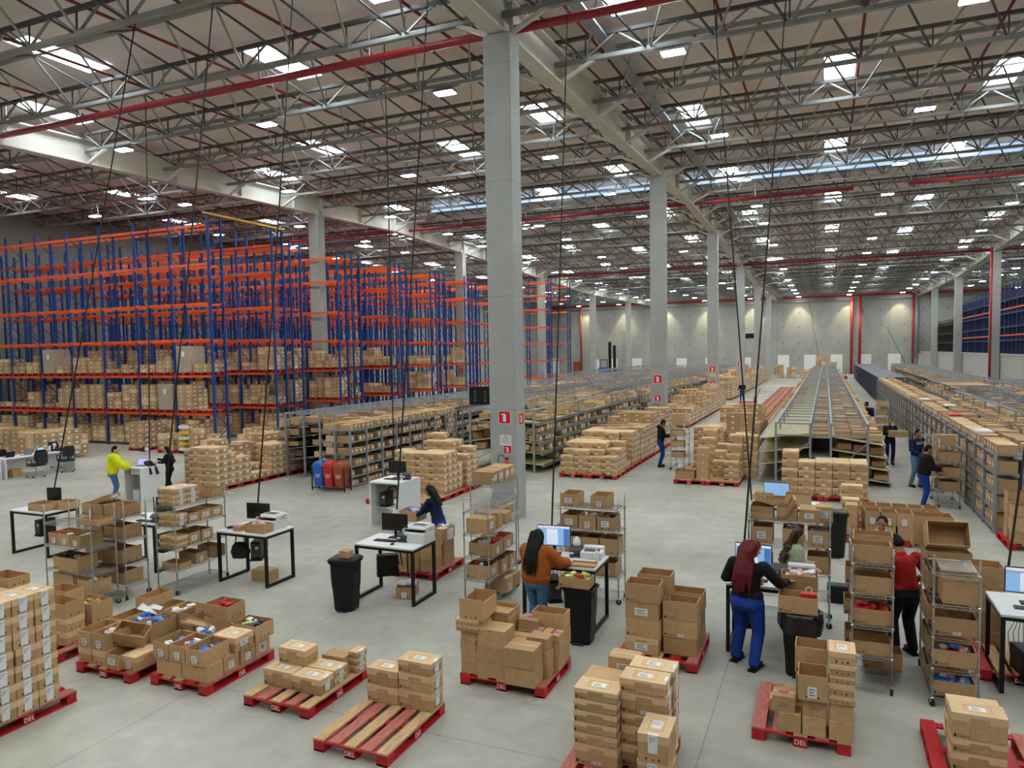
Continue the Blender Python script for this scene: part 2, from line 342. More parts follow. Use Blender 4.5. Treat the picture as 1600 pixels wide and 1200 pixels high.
# dock doors in the far wall
for i, (x, h) in enumerate(((-47.2, 3.2), (-35.9, 3.0), (-31.4, 3.0), (-39.3, 2.9), (-23.4, 2.9), (-18.4, 2.9), (-12.6, 2.9), (-6.5, 3.2), (-2.4, 3.2), (1.62, 3.2), (5.8, 3.2), (10.0, 3.2), (14.3, 3.2))):
    b = MB()
    for k in range(8): b.box(x-.9, YB-.08, h*k/8+.01, x+.9, YB-.04+.02*(k % 2), h*(k+1)/8)
    d = struct(b.build('door_%d' % (i+1), 'white'), 'white dock door in the far wall')
    MB().box(x-1.0, YB-.06, 0, x-.9, YB, h+.1).box(x+.9, YB-.06, 0, x+1, YB, h+.1).box(x-.9, YB-.06, h, x+.9, YB, h+.1).build('door_frame', 'galv', d)
d = struct(MB().box(-43.5, YB-.1, 0, -41.9, YB, 2.5).build('door_14', 'brown_bin'), 'dark red door in the far wall beside the standpipe')
MB().box(-42.75, YB-.13, 1.0, -42.65, YB-.1, 1.15).build('door_handle', 'chrome', d)
# cone shaped warm light on the far wall from the lamps mounted above it
for x in LX:
    if XL < x < 15:
        t = thing('wall_floodlight', 'small floodlight under the roof shining down the far wall', 'wall light', (x, 128.5, 12.9), 0, 'floodlights along the far wall')
        MB().box(-.2, -.12, 0, .2, .12, .14).build('lamp_housing', 'mid_grey', t); MB().box(-.18, -.1, -.02, .18, .1, 0).build('lamp_diffuser', 'lamp_glow', t)
        MB().bar((0, .05, .16), (0, YB-128.5, .16), .06, .06).build('wall_arm', 'steel', t)
        l = bpy.data.lights.new('flood', 'SPOT'); l.energy = 1500; l.spot_size = 1.1; l.spot_blend = .5; l.color = (1, .88, .5); l.shadow_soft_size = .15
        o = bpy.data.objects.new('flood_beam', l); COL.objects.link(o); o.parent = t; o.location = (0, 0, -.06); o.rotation_euler = (.3, 0, 0)
# black power cords dropping from the roof
def ray_at(px, py, off):
    d = AX*(px-CXP)/FPX - AU*(py-CYP)/FPX + AF; z = 13.2
    for _ in range(30):
        q = Vector((0, 0, EYE))+d*((z-EYE)/d.z); z = hr(q.y)+off
    return q
def cord(label, px, py, end, r=.016):
    a = ray_at(px, py, .95); e = Vector(end); m = (a+e)/2+Vector((0, .05, -.02))
    tag(MB().path([a, a*.66+e*.34+Vector((0, .03, 0)), a*.33+e*.67+Vector((0, .03, 0)), e], r, 6).build('power_cord', 'rubber', smooth=True), label, 'cable')
cord('black power cord dropping to the monitor on the far left white desk table', 214, 20, (-16.1, 10.95, 1.35))
cord('black power cord dropping to the counter with the yellow jacket', 227, 140, (-18.75, 15.75, 1.3))
cord('black power cord dropping to the table behind the wire carts', 333, 0, (-12.55, 10.85, 1.35))
cord('black power cord dropping to the printer table without a bin', 457, 0, (-10.3, 11.1, 1.4))
cord('black power cord dropping to the tall white panel table', 600, 60, (-10.2, 15.9, 1.55))
cord('black power cord dropping to the table beside the closed black bin', 668, 0, (-7.15, 11.2, 1.5))
cord('black power cord dropping to the table of the person in orange', 887, 0, (-4.15, 11.2, 1.45))
cord('black power cord slanting to the lit monitor behind the wire shelf', 1115, 0, (-1.3, 14.75, 1.25))
cord('black power cord dropping to the table of the red haired person', 1228, 0, (-1.1, 11.15, 1.3))
cord('black power cord dropping to the table at the right edge', 1697, 20, (2.2, 11.1, 1.35))
cord('thin cord hanging before the far wall above the flow rack', 1262, 460, (-.6, 100, 1.9), .03)
cord('thin cord hanging before the far wall right of the standpipes', 1362, 465, (10, 112, 1.9), .03)
# ---------------------------------------------------------------- cartons and pallets
CACHE = {}
def cached(key, fn):
    if key not in CACHE: CACHE[key] = fn()
    return CACHE[key]
def glyphs(b, w, h, y, z, s):                                    # row of small handling icons on a long face (x right, z up)
    x = -w/2+.022*s
    b.box(x, y-.0012, z, x+.02*s, y, z+.034*s)
    x += .034*s
    b.prism([(0,.03),(.012,.03),(.006,.012)], lambda u, v, t: (x+u*s, t, z+v*s), y-.001, y); b.box(x+.003*s, y-.001, z+.002*s, x+.009*s, y, z+.013*s)
    x += .024*s
    b.prism([(0,0),(.016,0),(.008,.026)], lambda u, v, t: (x+u*s, t, z+v*s), y-.001, y)
    x += .026*s
    b.prism([(.006,0),(.006,.014),(0,.014),(.009,.026),(.018,.014),(.012,.014),(.012,0)], lambda u, v, t: (x+u*s, t, z+v*s), y-.001, y)
    x += .03*s
    for k in range(8):
        a, c = k*PI/4, (k+1)*PI/4
        b.prism([(.013*math.cos(a),.013*math.sin(a)),(.013*math.cos(c),.013*math.sin(c)),(.009*math.cos(c),.009*math.sin(c)),(.009*math.cos(a),.009*math.sin(a))], lambda u, v, t: (x+.012*s+u*s, t, z+(.013+v)*s), y-.001, y)
def arrows(b, d, x, z, s):                                       # two up arrows on a +X end face
    for c in (-d*.22, d*.2):
        b.prism([(-.006,0),(.006,0),(.006,.016),(.015,.016),(0,.034),(-.015,.016),(-.006,.016)], lambda u, v, t: (t, c+u*s, z+v*s), x, x+.001)
def body_mesh(w, d, h): return cached(('body', w, d, h), lambda: MB().bevbox(-w/2+.004, -d/2+.004, 0, w/2-.004, d/2-.004, h-.003, .004).mesh('carton_body', 'cardboard'))
def lid_mesh(w, d, h):
    def f():
        b = MB(); sk = min(.4*h, .08); n = sk*.55
        b.box(-w/2, -d/2, h-.006, w/2, d/2, h)
        pts = [(-w/2, h-sk), (-w*.2, h-sk), (-w*.17, h-sk+n), (w*.17, h-sk+n), (w*.2, h-sk), (w/2, h-sk), (w/2, h-.006), (-w/2, h-.006)]
        for y in (-d/2, d/2-.005): b.prism(pts, lambda u, v, t: (u, t, v), y, y+.005)
        for x in (-w/2, w/2-.005): b.box(x, -d/2, h-sk, x+.005, d/2, h-.006)
        return b.mesh('carton_lid', 'cardboard_pale')
    return cached(('lid', w, d, h), f)
def marks_mesh(w, d, h, lidded):
    def f():
        b = MB(); y = -d/2+(.003 if lidded else 0); s = min(1, h/.14)
        glyphs(b, w, h, y, .018*s, s)
        for x0, z0, x1, z1 in ((-w*.16, .01, w*.2, .012), (-w*.16, h*.5, w*.2, h*.5+.002), (-w*.16, .01, -w*.16+.002, h*.5), (w*.2, .01, w*.2+.002, h*.5)):
            b.box(x0, y-.0008, z0, x1, y, z1, 1)
        b.box(w*.33, y-.001, .012, w*.46, y, .016)
        x = w/2-(.003 if lidded else 0); arrows(b, d, x, .02*s, s)
        b.prism([(-.012,.01),(.012,.01),(.012,.03),(-.012,.03)], lambda u, v, t: (t, u, v*s+.01), x, x+.0006, 1)
        return b.mesh('print_marks', ['ink', 'ink_brown'])
    return cached(('marks', w, d, h, lidded), f)
def label_top(w, d, h, k=0):
    def f():
        b = MB(); z = h
        b.box(-.07, -.045, z, .07, .045, z+.001)
        for i in range(4): b.box(-.055, -.032+.018*i, z+.001, .03-.02*(i % 2), -.026+.018*i, z+.0014, 1)
        for x0, y0, x1, y1 in ((-.12, -.07, .12, -.067), (-.12, .067, .12, .07), (-.12, -.07, -.117, .07), (.117, -.07, .12, .07)): b.box(x0, y0, z, x1, y1, z+.0008, 2)
        for i in range(4): b.box(-.112, -.05+.03*i, z, -.08, -.048+.03*i, z+.0008, 2)
        return b.mesh('address_label', ['paper', 'print_grey', 'ink_brown'])
    return cached(('lt', h), f)
def label_end(w, d, h, fold=True):
    def f():
        b = MB(); x = w/2; hh = min(h*.85, .17); t = h-.004
        b.box(x, -.045, t-hh, x+.0015, .045, t+.005)
        if fold: b.box(x-.035, -.045, t+.004, x+.0015, .045, t+.0055)
        for i in range(3): b.box(x+.0015, -.036, t-.03-.02*i, x+.002, .03-.02*i, t-.024-.02*i, 1)
        return b.mesh('shipping_label', ['paper', 'print_grey'])
    return cached(('le', w, h, fold), f)
def label_small(x0, y, z0, w, h, mt='paper', face='f'):
    def f():
        b = MB(); q = lambda u, v, t: (u, y-t, v) if face == 'f' else (y+t, u, v)
        b.prism([(x0, z0), (x0+w, z0), (x0+w, z0+h), (x0, z0+h)], q, 0, .001)
        for i in range(3):
            zz = z0+h*(.2+.25*i); b.prism([(x0+w*.15, zz), (x0+w*(.85-.2*(i % 2)), zz), (x0+w*(.85-.2*(i % 2)), zz+h*.1), (x0+w*.15, zz+h*.1)], q, .001, .0015, 1)
        return b.mesh('paper_label', [mt, 'print_grey'])
    return cached(('ls', round(x0,3), round(y,3), round(z0,3), w, h, mt, face), f)
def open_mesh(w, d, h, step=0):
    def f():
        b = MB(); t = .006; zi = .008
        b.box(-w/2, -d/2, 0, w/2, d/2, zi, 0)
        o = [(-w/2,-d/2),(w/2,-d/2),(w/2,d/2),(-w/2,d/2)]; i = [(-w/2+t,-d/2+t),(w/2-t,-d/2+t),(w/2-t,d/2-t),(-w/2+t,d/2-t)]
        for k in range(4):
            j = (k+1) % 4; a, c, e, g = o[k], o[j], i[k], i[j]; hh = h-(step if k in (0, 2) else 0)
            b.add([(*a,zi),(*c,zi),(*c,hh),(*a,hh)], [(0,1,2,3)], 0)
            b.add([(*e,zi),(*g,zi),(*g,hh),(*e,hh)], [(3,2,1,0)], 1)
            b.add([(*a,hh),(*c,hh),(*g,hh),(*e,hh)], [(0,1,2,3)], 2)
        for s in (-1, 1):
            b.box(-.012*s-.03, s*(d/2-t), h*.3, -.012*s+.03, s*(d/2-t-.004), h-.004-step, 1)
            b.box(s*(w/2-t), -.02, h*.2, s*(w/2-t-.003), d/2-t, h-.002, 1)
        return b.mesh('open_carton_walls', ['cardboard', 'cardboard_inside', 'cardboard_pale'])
    return cached(('open', w, d, h, step), f)
def ship_mesh(w, d, h):
    w -= .014; d -= .014
    def f():
        b = MB(); b.bevbox(-w/2, -d/2, 0, w/2, d/2, h, .005, 0)
        b.box(-w/2, -.0015, h-.001, w/2, .0015, h+.0008, 1)
        b.prism([(-.035, h-.022), (.035, h-.022), (.028, h-.003), (-.028, h-.003)], lambda u, v, t: (u, t, v), -d/2-.0012, -d/2, 1)
        return b.mesh('sealed_carton', ['cardboard', 'cardboard_inside'])
    return cached(('ship', w, d, h), f)
def tape_mesh(w, d, h):
    w -= .014
    return cached(('tape', w, d, h), lambda: MB().box(-w/2, -.025, h+.0008, w/2, .025, h+.0018).box(w/2, -.025, h-.06, w/2+.001, .025, h+.001).box(-w/2-.001, -.025, h-.06, -w/2, .025, h+.001).mesh('sealing_tape', 'tape'))
def crown_mesh(w, d, h, mt):                                     # small printed emblem with a line of lettering
    def f():
        b = MB(); s = min(1, w/.3); z = h*.5
        for k in range(3):
            cx = (-.03+.03*k)*s
            for q in range(6):
                a, c = PI*q/6, PI*(q+1)/6
                b.prism([(.016*math.cos(a),.022*math.sin(a)),(.016*math.cos(c),.022*math.sin(c)),(.012*math.cos(c),.018*math.sin(c)),(.012*math.cos(a),.018*math.sin(a))], lambda u, v, t: (cx+u*s, t, z+v*s), -d/2-.001, -d/2)
        for k in range(6): b.box((-.055+.02*k)*s, -d/2-.001, z-.026*s, (-.043+.02*k)*s, -d/2, z-.015*s)
        for k in range(6): b.box((-.055+.02*k)*s, -d*.1, h+.0008, (-.043+.02*k)*s, -d*.1+.012*s, h+.0014)
        for k in range(3): b.lathe([((.013)*s, h), ((.013)*s, h+.0012)], 8, ((-.03+.03*k)*s, d*.06))
        return b.mesh('printed_emblem', mt)
    return cached(('crown', w, d, h, mt), f)
NAMES = {'lid': 'lidded_carton', 'open': 'open_carton', 'ship': 'sealed_carton', 'mid': 'stacked_carton', 'tray': 'carton_tray'}
LOOK = {'lid': 'lidded brown carton', 'open': 'open brown carton', 'ship': 'sealed brown carton', 'tray': 'shallow open carton tray'}
def carton(kind, x, y, z, w, d, h, label, rz=0, o='', group=None, tilt=None, cat=None):
    w, d, h = round(w, 3), round(d, 3), round(h, 3)
    lw, ld = (w-.014, d-.014) if kind == 'ship' else (w, d)
    if kind == 'lid': b = link(NAMES[kind], body_mesh(w, d, h), None, (x, y, z), rz)
    elif kind == 'ship': b = link(NAMES[kind], ship_mesh(w, d, h), None, (x, y, z), rz)
    else: b = link(NAMES[kind], open_mesh(w, d, h, .035 if 's' in o else 0), None, (x, y, z), rz)
    if tilt: b.rotation_euler = (tilt[0], tilt[1], rz)
    tag(b, label, cat or 'cardboard box', group)
    if kind == 'lid': link('lid', lid_mesh(w, d, h), b)
    if kind == 'ship' and 'p' not in o: link('sealing_tape', tape_mesh(w, d, h), b)
    if kind != 'ship': link('print_marks', marks_mesh(w, d, h, kind == 'lid'), b)
    if 't' in o: link('address_label', label_top(w, d, h), b)
    if 'e' in o: link('shipping_label', label_end(lw, ld, h, kind == 'lid'), b)
    if 'f' in o: link('paper_label', label_small(-.03, -ld/2, .02, .08, .035), b)
    if 'F' in o: link('paper_label', label_small(-w*.2, -ld/2, h*.25, w*.38, h*.42), b)
    if 'x' in o: link('paper_label', label_small(-.05, lw/2, .03, .09, h*.45, 'paper', 'x'), b)
    if 'X' in o: link('paper_label', label_small(-.075, lw/2, h*.3, .13, h*.42, 'paper', 'x'), b)
    if 'c' in o: link('printed_emblem', crown_mesh(lw, ld, h, 'ink_red'), b)
    if 'm' in o: link('paper_label', cached(('mag', w, h), lambda: MB().box(-.06, -.03, h+.001, .05, .02, h+.002).mesh('paper_label', 'ink_magenta')), b)
    if 'v' in o: link('printed_emblem', crown_mesh(lw, ld, h, 'ink_purple'), b)
    return b
def stack(x, y, z, seq, desc, place, w=.45, d=.265, rz=0, jit=.009):
    n = len(seq)
    for i, it in enumerate(seq):
        kind, h, o = it if len(it) == 3 else (it[0], it[1], '')
        ww, dd = (it[3], it[4]) if len(it) == 5 else (w, d)
        lk = LOOK[kind]
        if kind in ('lid', 'ship') and ('t' in o or 'e' in o or 'X' in o): lk = lk.replace('brown', 'labelled')
        lab = '%s, %s of the %s, %s' % (lk, layer(i, n), desc, place) if n > 1 else '%s, %s, %s' % (lk, desc, place)
        carton(kind, x+RND.uniform(-jit, jit), y+RND.uniform(-jit, jit), z, ww, dd, h, lab, rz+RND.uniform(-.012, .012), o)
        z += h+.0015
    return z
def goods(x, y, z, w, d, h, pal, label, n=9, rz=0):
    b = MB(); b.T = Matrix.Rotation(0, 4, 'Z'); mats = list(dict.fromkeys(pal))
    for k in range(n):
        s = [RND.uniform(.05, .13), RND.uniform(.04, .1), RND.uniform(.02, .05)]
        cx, cy, cz = RND.uniform(-w/2+.08, w/2-.08), RND.uniform(-d/2+.07, d/2-.07), h+RND.uniform(-.03, .02)
        b.T = Matrix.Translation((cx, cy, cz)) @ Matrix.Rotation(RND.uniform(0, 3), 4, 'Z') @ Matrix.Rotation(RND.uniform(-.5, .5), 4, 'X')
        b.bevbox(-s[0]/2, -s[1]/2, 0, s[0]/2, s[1]/2, s[2], .006, mats.index(RND.choice(pal)))
    b.T = None; b.box(-w/2+.02, -d/2+.02, .012, w/2-.02, d/2-.02, h-.03, 0)
    o = b.build('packed_goods', mats, None, (x, y, z), rz); tag(o, label, 'goods', kind='stuff'); return o
def pallet_meshes(wx, wy, var, bare):
    def f():
        r = random.Random(var*7+3); b = MB(); n = 5; bw = .14; gap = (wx-n*bw)/(n-1)
        for k in range(n):
            x = -wx/2+k*(bw+gap); b.box(x, -wy/2, .12, x+bw, wy/2, .142, ((2, 1, 2, 1, 2) if var % 2 else (1, 1, 2, 1, 2))[k] if bare else r.choice([0, 1, 2]))
        for y in (-wy/2+.05, 0, wy/2-.05): b.box(-wx/2, y-.05, .1, wx/2, y+.05, .12, 0)
        dk = b.mesh('deck_boards', ['pallet_red', 'pallet_faded', 'pallet_wood']); b = MB()
        for x in (-wx/2+.07, 0, wx/2-.07):
            for y in (-wy/2+.065, 0, wy/2-.065): b.bevbox(x-.07, y-.065, .0, x+.07, y+.065, .1, .006)
            b.box(x-.068, -wy/2, 0, x+.068, wy/2, .018)
        return dk, b.mesh('pallet_frame', 'pallet_red')
    return cached(('pal', wx, wy, var, bare), f)
STENCIL = text_mesh('DEL', .075, .0006, 'stencil'); STENCIL.materials.append(M['sign_white'])
def pallet(x0, y0, label, wx=1.0, wy=1.2, bare=False, var=0, group=None, z=0, parts=True):
    t = thing('pallet', label, 'pallet', (x0+wx/2, y0+wy/2, z), 0, group); a, b = pallet_meshes(wx, wy, var, bare)
    link('deck_boards', a, t); link('pallet_frame', b, t)
    if parts:
        s = link('stencil', STENCIL, t, (0, -wy/2-.001, .052)); s.rotation_euler = FRONT
        s = link('stencil', STENCIL, t, (wx/2+.001, 0, .052)); s.rotation_euler = RIGHT
    return t
L2 = .144
# --- tall labelled load at the left edge of the picture
pallet(-9.7, 4.85, 'red pallet under the tall load of labelled cartons at the left edge', wx=1.03, wy=1.2)
P1 = 'tall labelled load'
for j, y in enumerate((5.71, 5.45, 5.19, 4.93)):
    stack(-8.895, y, L2, [('lid', .197, 'et' if i == 6 else 'e') for i in range(7)], '%s right hand column' % ('back', 'third', 'second', 'front')[j], P1, d=.258)
    for i, x in enumerate((-9.36,)):
        stack(x, y, L2+5*.1985, [('lid', .197, 'e'), ('lid', .197, 'te')], '%s column one row in' % ('back', 'third', 'second', 'front')[j], P1, d=.258)
stack(-9.38, 5.72, L2+7*.1985, [('open', .12)], 'on top at the back', P1)
# --- pallet of jumbled open cartons next to it
P = 'jumbled open carton pallet'
pallet(-9.5, 6.64, 'red pallet under the jumbled open cartons beside the tall labelled load', wx=1.06)
Q = -PI/2
stack(-9.36, 6.90, L2, [('lid', .2), ('open', .23, 'x')], 'leftmost front pile', P, rz=Q)
stack(-9.08, 6.90, L2, [('lid', .2), ('open', .23, 'x')], 'second front pile', P, rz=Q)
stack(-8.80, 6.88, L2, [('open', .2, 'X')], 'white labelled, front row', P, rz=Q)
stack(-8.55, 6.93, L2, [('lid', .19, 'x')], 'long one at the front right corner', P, rz=Q)
carton('open', -8.86, 7.02, L2+.25, .42, .27, .2, 'open carton lying tipped over on the jumbled pallet of open cartons', .5, '', tilt=(.32, .22))
for i, x in enumerate((-9.36, -9.08, -8.80, -8.53)):
    stack(x, 7.38, L2, [('lid', .2), ('open', .24, 's' if i % 2 else '')] if i < 3 else [('open', .22)], '%s pile of row two' % ORD[i], P, rz=Q)
    stack(x, 7.85, L2, [('lid', .2), ('open', .26)] if i else [('lid', .2), ('lid', .2), ('open', .2)], '%s pile of the back row' % ORD[i], P, rz=Q)
goods(-9.08, 6.9, L2+.203, .44, .25, .17, ['cardboard_inside', 'goods_pink', 'paper'], 'small goods in an open carton at the front of the jumbled pallet', 6, Q)
goods(-9.08, 7.38, L2+.203, .44, .25, .2, ['goods_blue', 'paper', 'goods_blue'], 'blue bagged goods in an open carton on the jumbled pallet', 9, Q)
goods(-8.80, 7.38, L2+.203, .44, .25, .2, ['paper', 'goods_blue', 'goods_dark'], 'papers and a blue item in an open carton on the jumbled pallet', 8, Q)
goods(-8.80, 7.85, L2+.203, .44, .25, .22, ['paper', 'paper', 'goods_pink'], 'white papers in a back row carton on the jumbled pallet', 8, Q)
tag(MB().bevbox(-.15, -.1, 0, .15, .1, .002, .001).build('paper_sheet', 'paper', None, (-9.2, 7.62, L2+.47), .4), 'white paper sheet across the cartons of the jumbled pallet', 'paper').rotation_euler = (.25, .3, .4)
stack(-8.33, 8.0, 0, [('lid', .24), ('lid', .17), ('open', .2, 'X')], 'pile standing behind it', P, w=.45, d=.3)
pallet(-11.2, 6.7, 'red pallet under open cartons between the tall load and the wire carts', wx=1.2, wy=1.1)
P = 'pallet before the wire carts'
stack(-10.35, 7.1, L2, [('lid', .2), ('lid', .2), ('open', .24, 's')], 'right front pile', P, w=.48, d=.3)
stack(-10.85, 7.05, L2, [('lid', .2), ('lid', .2), ('open', .2)], 'left front pile', P, w=.45, d=.3)
stack(-10.85, 7.45, L2, [('lid', .2), ('lid', .2), ('open', .24)], 'left back pile', P, w=.48, d=.3)
stack(-10.33, 7.5, L2, [('lid', .2), ('open', .3)], 'right back pile', P, w=.5, d=.34)
goods(-10.33, 7.5, L2+.2, .46, .3, .26, ['goods_green', 'cardboard_inside', 'goods_green'], 'pale green goods in an open carton before the wire carts', 6)
# --- pallet with two layers of open cartons
P = 'double layer pallet'
pallet(-8.2, 6.74, 'red pallet under two layers of open cartons, beside the jumbled one', wx=.99, wy=1.25)
for i in range(2):
    for j in range(4):
        stack(-7.92+.455*i, 6.92+.3*j, L2, [('open' if (i, j) == (0, 3) else 'lid' if 0 else 'ship', .21, 'p'+('x' if i and j else '')+('X' if (i, j) == (1, 3) else ''))], 'bottom layer %s, row %s' % (('left', 'right')[i], ORD[j]), P, d=.29)
z2 = L2+.2125
for k, (x, pal) in enumerate(((-8.03, ['goods_blue', 'goods_pink', 'paper']), (-7.74, ['goods_blue', 'goods_red', 'paper']), (-7.42, ['goods_blue', 'goods_dark', 'goods_dark', 'paper']))):
    stack(x, 7.0, z2, [('open', .21, 'x')], 'end on, %s of the top front three' % ('left', 'middle', 'right')[k], P, rz=Q, d=.27 if k < 2 else .3)
    goods(x, 7.0, z2, .43, .25, .14, pal, '%s in the %s end on carton of the double layer pallet' % (('small boxes', 'pink and blue packs', 'blue and dark items')[k], ('left', 'middle', 'right')[k]), 8, Q)
stack(-7.42, 7.43, z2, [('lid', .2, 'tX')], 'sealed one behind the front three', P, w=.4, d=.34)
stack(-7.9, 7.42, z2, [('open', .19)], 'left of the sealed one', P, d=.3)
goods(-7.9, 7.42, z2, .43, .28, .15, ['paper', 'goods_blue'], 'white and blue papers in the carton left of the sealed lidded one', 6)
stack(-7.44, 7.83, z2, [('open', .22)], 'at the back right corner', P, d=.36)
goods(-7.44, 7.83, z2, .43, .34, .18, ['goods_dark', 'paper', 'goods_green', 'goods_dark'], 'black and green goods in the back right carton of the double layer pallet', 10)
stack(-7.92, 7.8, z2, [('open', .25), ('open', .2)], 'back left pile', P, w=.44, d=.34)
goods(-7.92, 7.8, z2+.252, .4, .3, .16, ['goods_red', 'paper', 'goods_red'], 'red and white packs in the topmost carton of the double layer pallet', 6)
carton('tray', -8.13, 7.5, z2+.2, .4, .26, .03, 'flat carton lid resting tilted on the double layer open carton pallet', .35, tilt=(-.12, .2))
# --- sparse slatted pallet
P = 'sparse slatted pallet'
pallet(-6.6, 6.74, 'red slatted pallet half covered by low lidded cartons', bare=True, var=1, wx=1.0, wy=1.22)
stack(-6.33, 7.17, L2, [('lid', .21, 't')], 'front left', P)
stack(-5.87, 7.17, L2, [('lid', .2, 'te')], 'front right', P)
stack(-6.33, 7.44, L2, [('lid', .21)], 'row two left bottom', P)
stack(-5.87, 7.44, L2, [('lid', .1, 'e'), ('lid', .1, 'te')], 'row two right pair', P)
stack(-6.28, 7.40, L2+.2125, [('lid', .2, 't')], 'raised above the left side', P, w=.43)
stack(-5.9, 7.74, L2, [('ship', .12), ('ship', .12, 'p')], 'back pair', P, w=.36)
stack(-5.67, 7.83, L2, [('lid', .1, 'e'), ('lid', .09, 'e'), ('lid', .09, 'e')], 'narrow pile at the back', P, w=.14, d=.22)
# --- mostly bare slatted pallet at the bottom
P = 'mostly bare slatted pallet'
pallet(-5.12, 6.22, 'mostly bare red and wood slatted pallet with five cartons at its far end', bare=True, var=5, wx=.95, wy=1.26)
stack(-4.85, 7.3, L2, [('lid', .205), ('lid', .2, 't')], 'left pile', P, w=.44)
stack(-4.4, 7.3, L2, [('lid', .215, 'e'), ('lid', .205, 'e'), ('lid', .15, 'te')], 'right pile', P, w=.45, d=.28)
# --- pallet of big sealed cartons in the middle
P = 'big carton pallet'
pallet(-4.36, 8.24, 'red pallet under big sealed cartons in front of the person in orange', wx=1.18, wy=1.02)
z = stack(-4.24, 8.42, L2, [('ship', .15, 'pc'), ('ship', .15, 'pc'), ('ship', .15, 'p'), ('ship', .11, 'p')], 'narrow left pile', P, w=.24, d=.33)
z = stack(-4.23, 8.42, z, [('lid', .08), ('lid', .08)], 'pair on the narrow left pile', P, d=.33, w=.4, rz=Q)
stack(-4.18, 8.46, z, [('open', .27, 's')], 'tall empty one at top left', P, w=.44, d=.33, rz=Q)
stack(-3.92, 8.41, L2, [('ship', .2, 'p'), ('ship', .2, 'p'), ('ship', .22, 'c')], 'front middle pile', P, w=.41, d=.33)
stack(-3.48, 8.31, L2, [('ship', .235, 'pc'), ('ship', .24, 'c')], 'front right pile', P, w=.42, d=.33)
for k in range(3): stack(-3.37-.0*k, 8.60+.0*k, L2+.17*k, [('ship', .165, 'p')], '%s small one behind the front right pile' % ORD[k], P, w=.3, d=.22)
stack(-3.73, 8.66, L2, [('ship', .24, 'p'), ('ship', .2, 'c')], 'second row middle pile', P, w=.36, d=.28)
stack(-4.06, 8.85, L2, [('ship', .3, 'p'), ('ship', .28, 'p'), ('tray', .06), ('tray', .07)], 'second row left pile', P, w=.44, d=.4)
stack(-3.66, 9.0, L2, [('ship', .28, 'p'), ('ship', .15, 'p'), ('ship', .14, 'm')], 'back middle pile', P, w=.3, d=.26)
for k in range(3): stack(-3.47+.13*k, 8.83, L2, [('ship', .2, 'p'), ('ship', .2, 'p'), ('ship', .08, 'm' if k != 1 else '')], 'slim pile number %s' % ('one', 'two', 'three')[k], P, w=.125, d=.24)
stack(-3.4, 9.12, L2, [('ship', .22, 'p'), ('ship', .2, 'p'), ('open', .24)], 'back right pile', P, w=.46, d=.26)
# --- tall lidded piles at the bottom middle
P = 'crowded bottom middle pallet'
pallet(-2.42, 6.55, 'red pallet under tall piles of lidded cartons at the bottom middle', bare=True, var=2, wx=1.0, wy=1.22)
stack(-2.09, 6.94, L2, [('lid', .215, 'f')]+[('lid', .112)]*4+[('lid', .115, 't')], 'front left pile', P, w=.45, d=.29)
stack(-1.63, 7.07, L2, [('lid', .22), ('lid', .2), ('lid', .12), ('lid', .22, 'fe'), ('lid', .14, 'te')], 'middle right pile', P, w=.46, d=.28)
stack(-1.62, 7.37, L2, [('lid', .22, 'e'), ('lid', .2, 'e'), ('lid', .12, 'e'), ('lid', .22, 'e'), ('lid', .14, 'te')], 'back right pile', P, w=.46, d=.28)
stack(-1.45, 6.7, L2, [('lid', .14, 'e'), ('lid', .1, 'e'), ('lid', .1, 'e'), ('lid', .27, 'te')], 'end on front right pile', P, w=.42, d=.29, rz=Q)
stack(-2.1, 7.3, L2, [('ship', .25, 'p'), ('ship', .25, 'p'), ('ship', .25, 'FcX')], 'behind the front left pile', P, w=.46, d=.3)
stack(-1.98, 7.62, L2, [('ship', .25, 'p'), ('ship', .25, 'p'), ('ship', .15, 'p'), ('ship', .2, 'Fc')], 'back left pile', P, w=.34, d=.26)
# --- pallet of open cartons right of the black bin
P = 'pallet by middle bin'
pallet(-2.62, 9.62, 'red pallet under open cartons right of the middle black bin', wx=1.08, wy=1.15)
stack(-2.29, 9.82, L2, [('lid', .23, 'F'), ('open', .24), ('ship', .24, 'pF'), ('open', .26)], 'left front pile', P, w=.47, d=.3)
stack(-2.2, 10.2, L2, [('ship', .24, 'p'), ('ship', .24, 'p'), ('ship', .24, 'p'), ('open', .28)], 'left back pile', P, w=.47, d=.32)
stack(-1.8, 9.95, L2, [('ship', .24, 'p'), ('open', .24, 'f'), ('open', .26)], 'right front pile', P, w=.46, d=.3)
stack(-1.78, 10.35, L2, [('ship', .24, 'p'), ('ship', .24, 'p'), ('open', .26)], 'right back pile', P, w=.46, d=.3)
carton('tray', -1.95, 9.55, .02, .34, .2, .12, 'torn carton flap tray before the pallet right of the black bin', .1)
# --- pallet by the bin with the red bag
P = 'half empty pallet'
pallet(-.72, 8.2, 'half empty red pallet in front of the bin with the bag liner', var=4, wx=1.0, wy=1.2, bare=True)
for k in range(3): stack(-.33+.252*k, 8.36, L2, [('ship', .205, 'pc')], '%s bottom one of the front row' % ('left', 'middle', 'right')[k], P, w=.245, d=.3)
z = L2+.207
stack(-.4, 8.36, z, [('ship', .17, 'mv')], 'magenta labelled, front left', P, w=.25, d=.26)
z3 = stack(-.09, 8.37, z, [('ship', .2, 'v')], 'under the open middle one', P, w=.25, d=.28)
stack(-.1, 8.34, z3, [('open', .27, 'x')], 'white labelled, middle', P, w=.34, d=.29, rz=Q)
z3 = stack(.18, 8.37, z, [('ship', .19, 'pc')], 'under the lidded right pile', P, w=.245, d=.3)
stack(.19, 8.38, z3, [('lid', .09), ('lid', .12), ('lid', .1), ('lid', .1), ('lid', .14, 't')], 'slim lidded right pile', P, w=.34, d=.26, rz=Q, jit=.018)
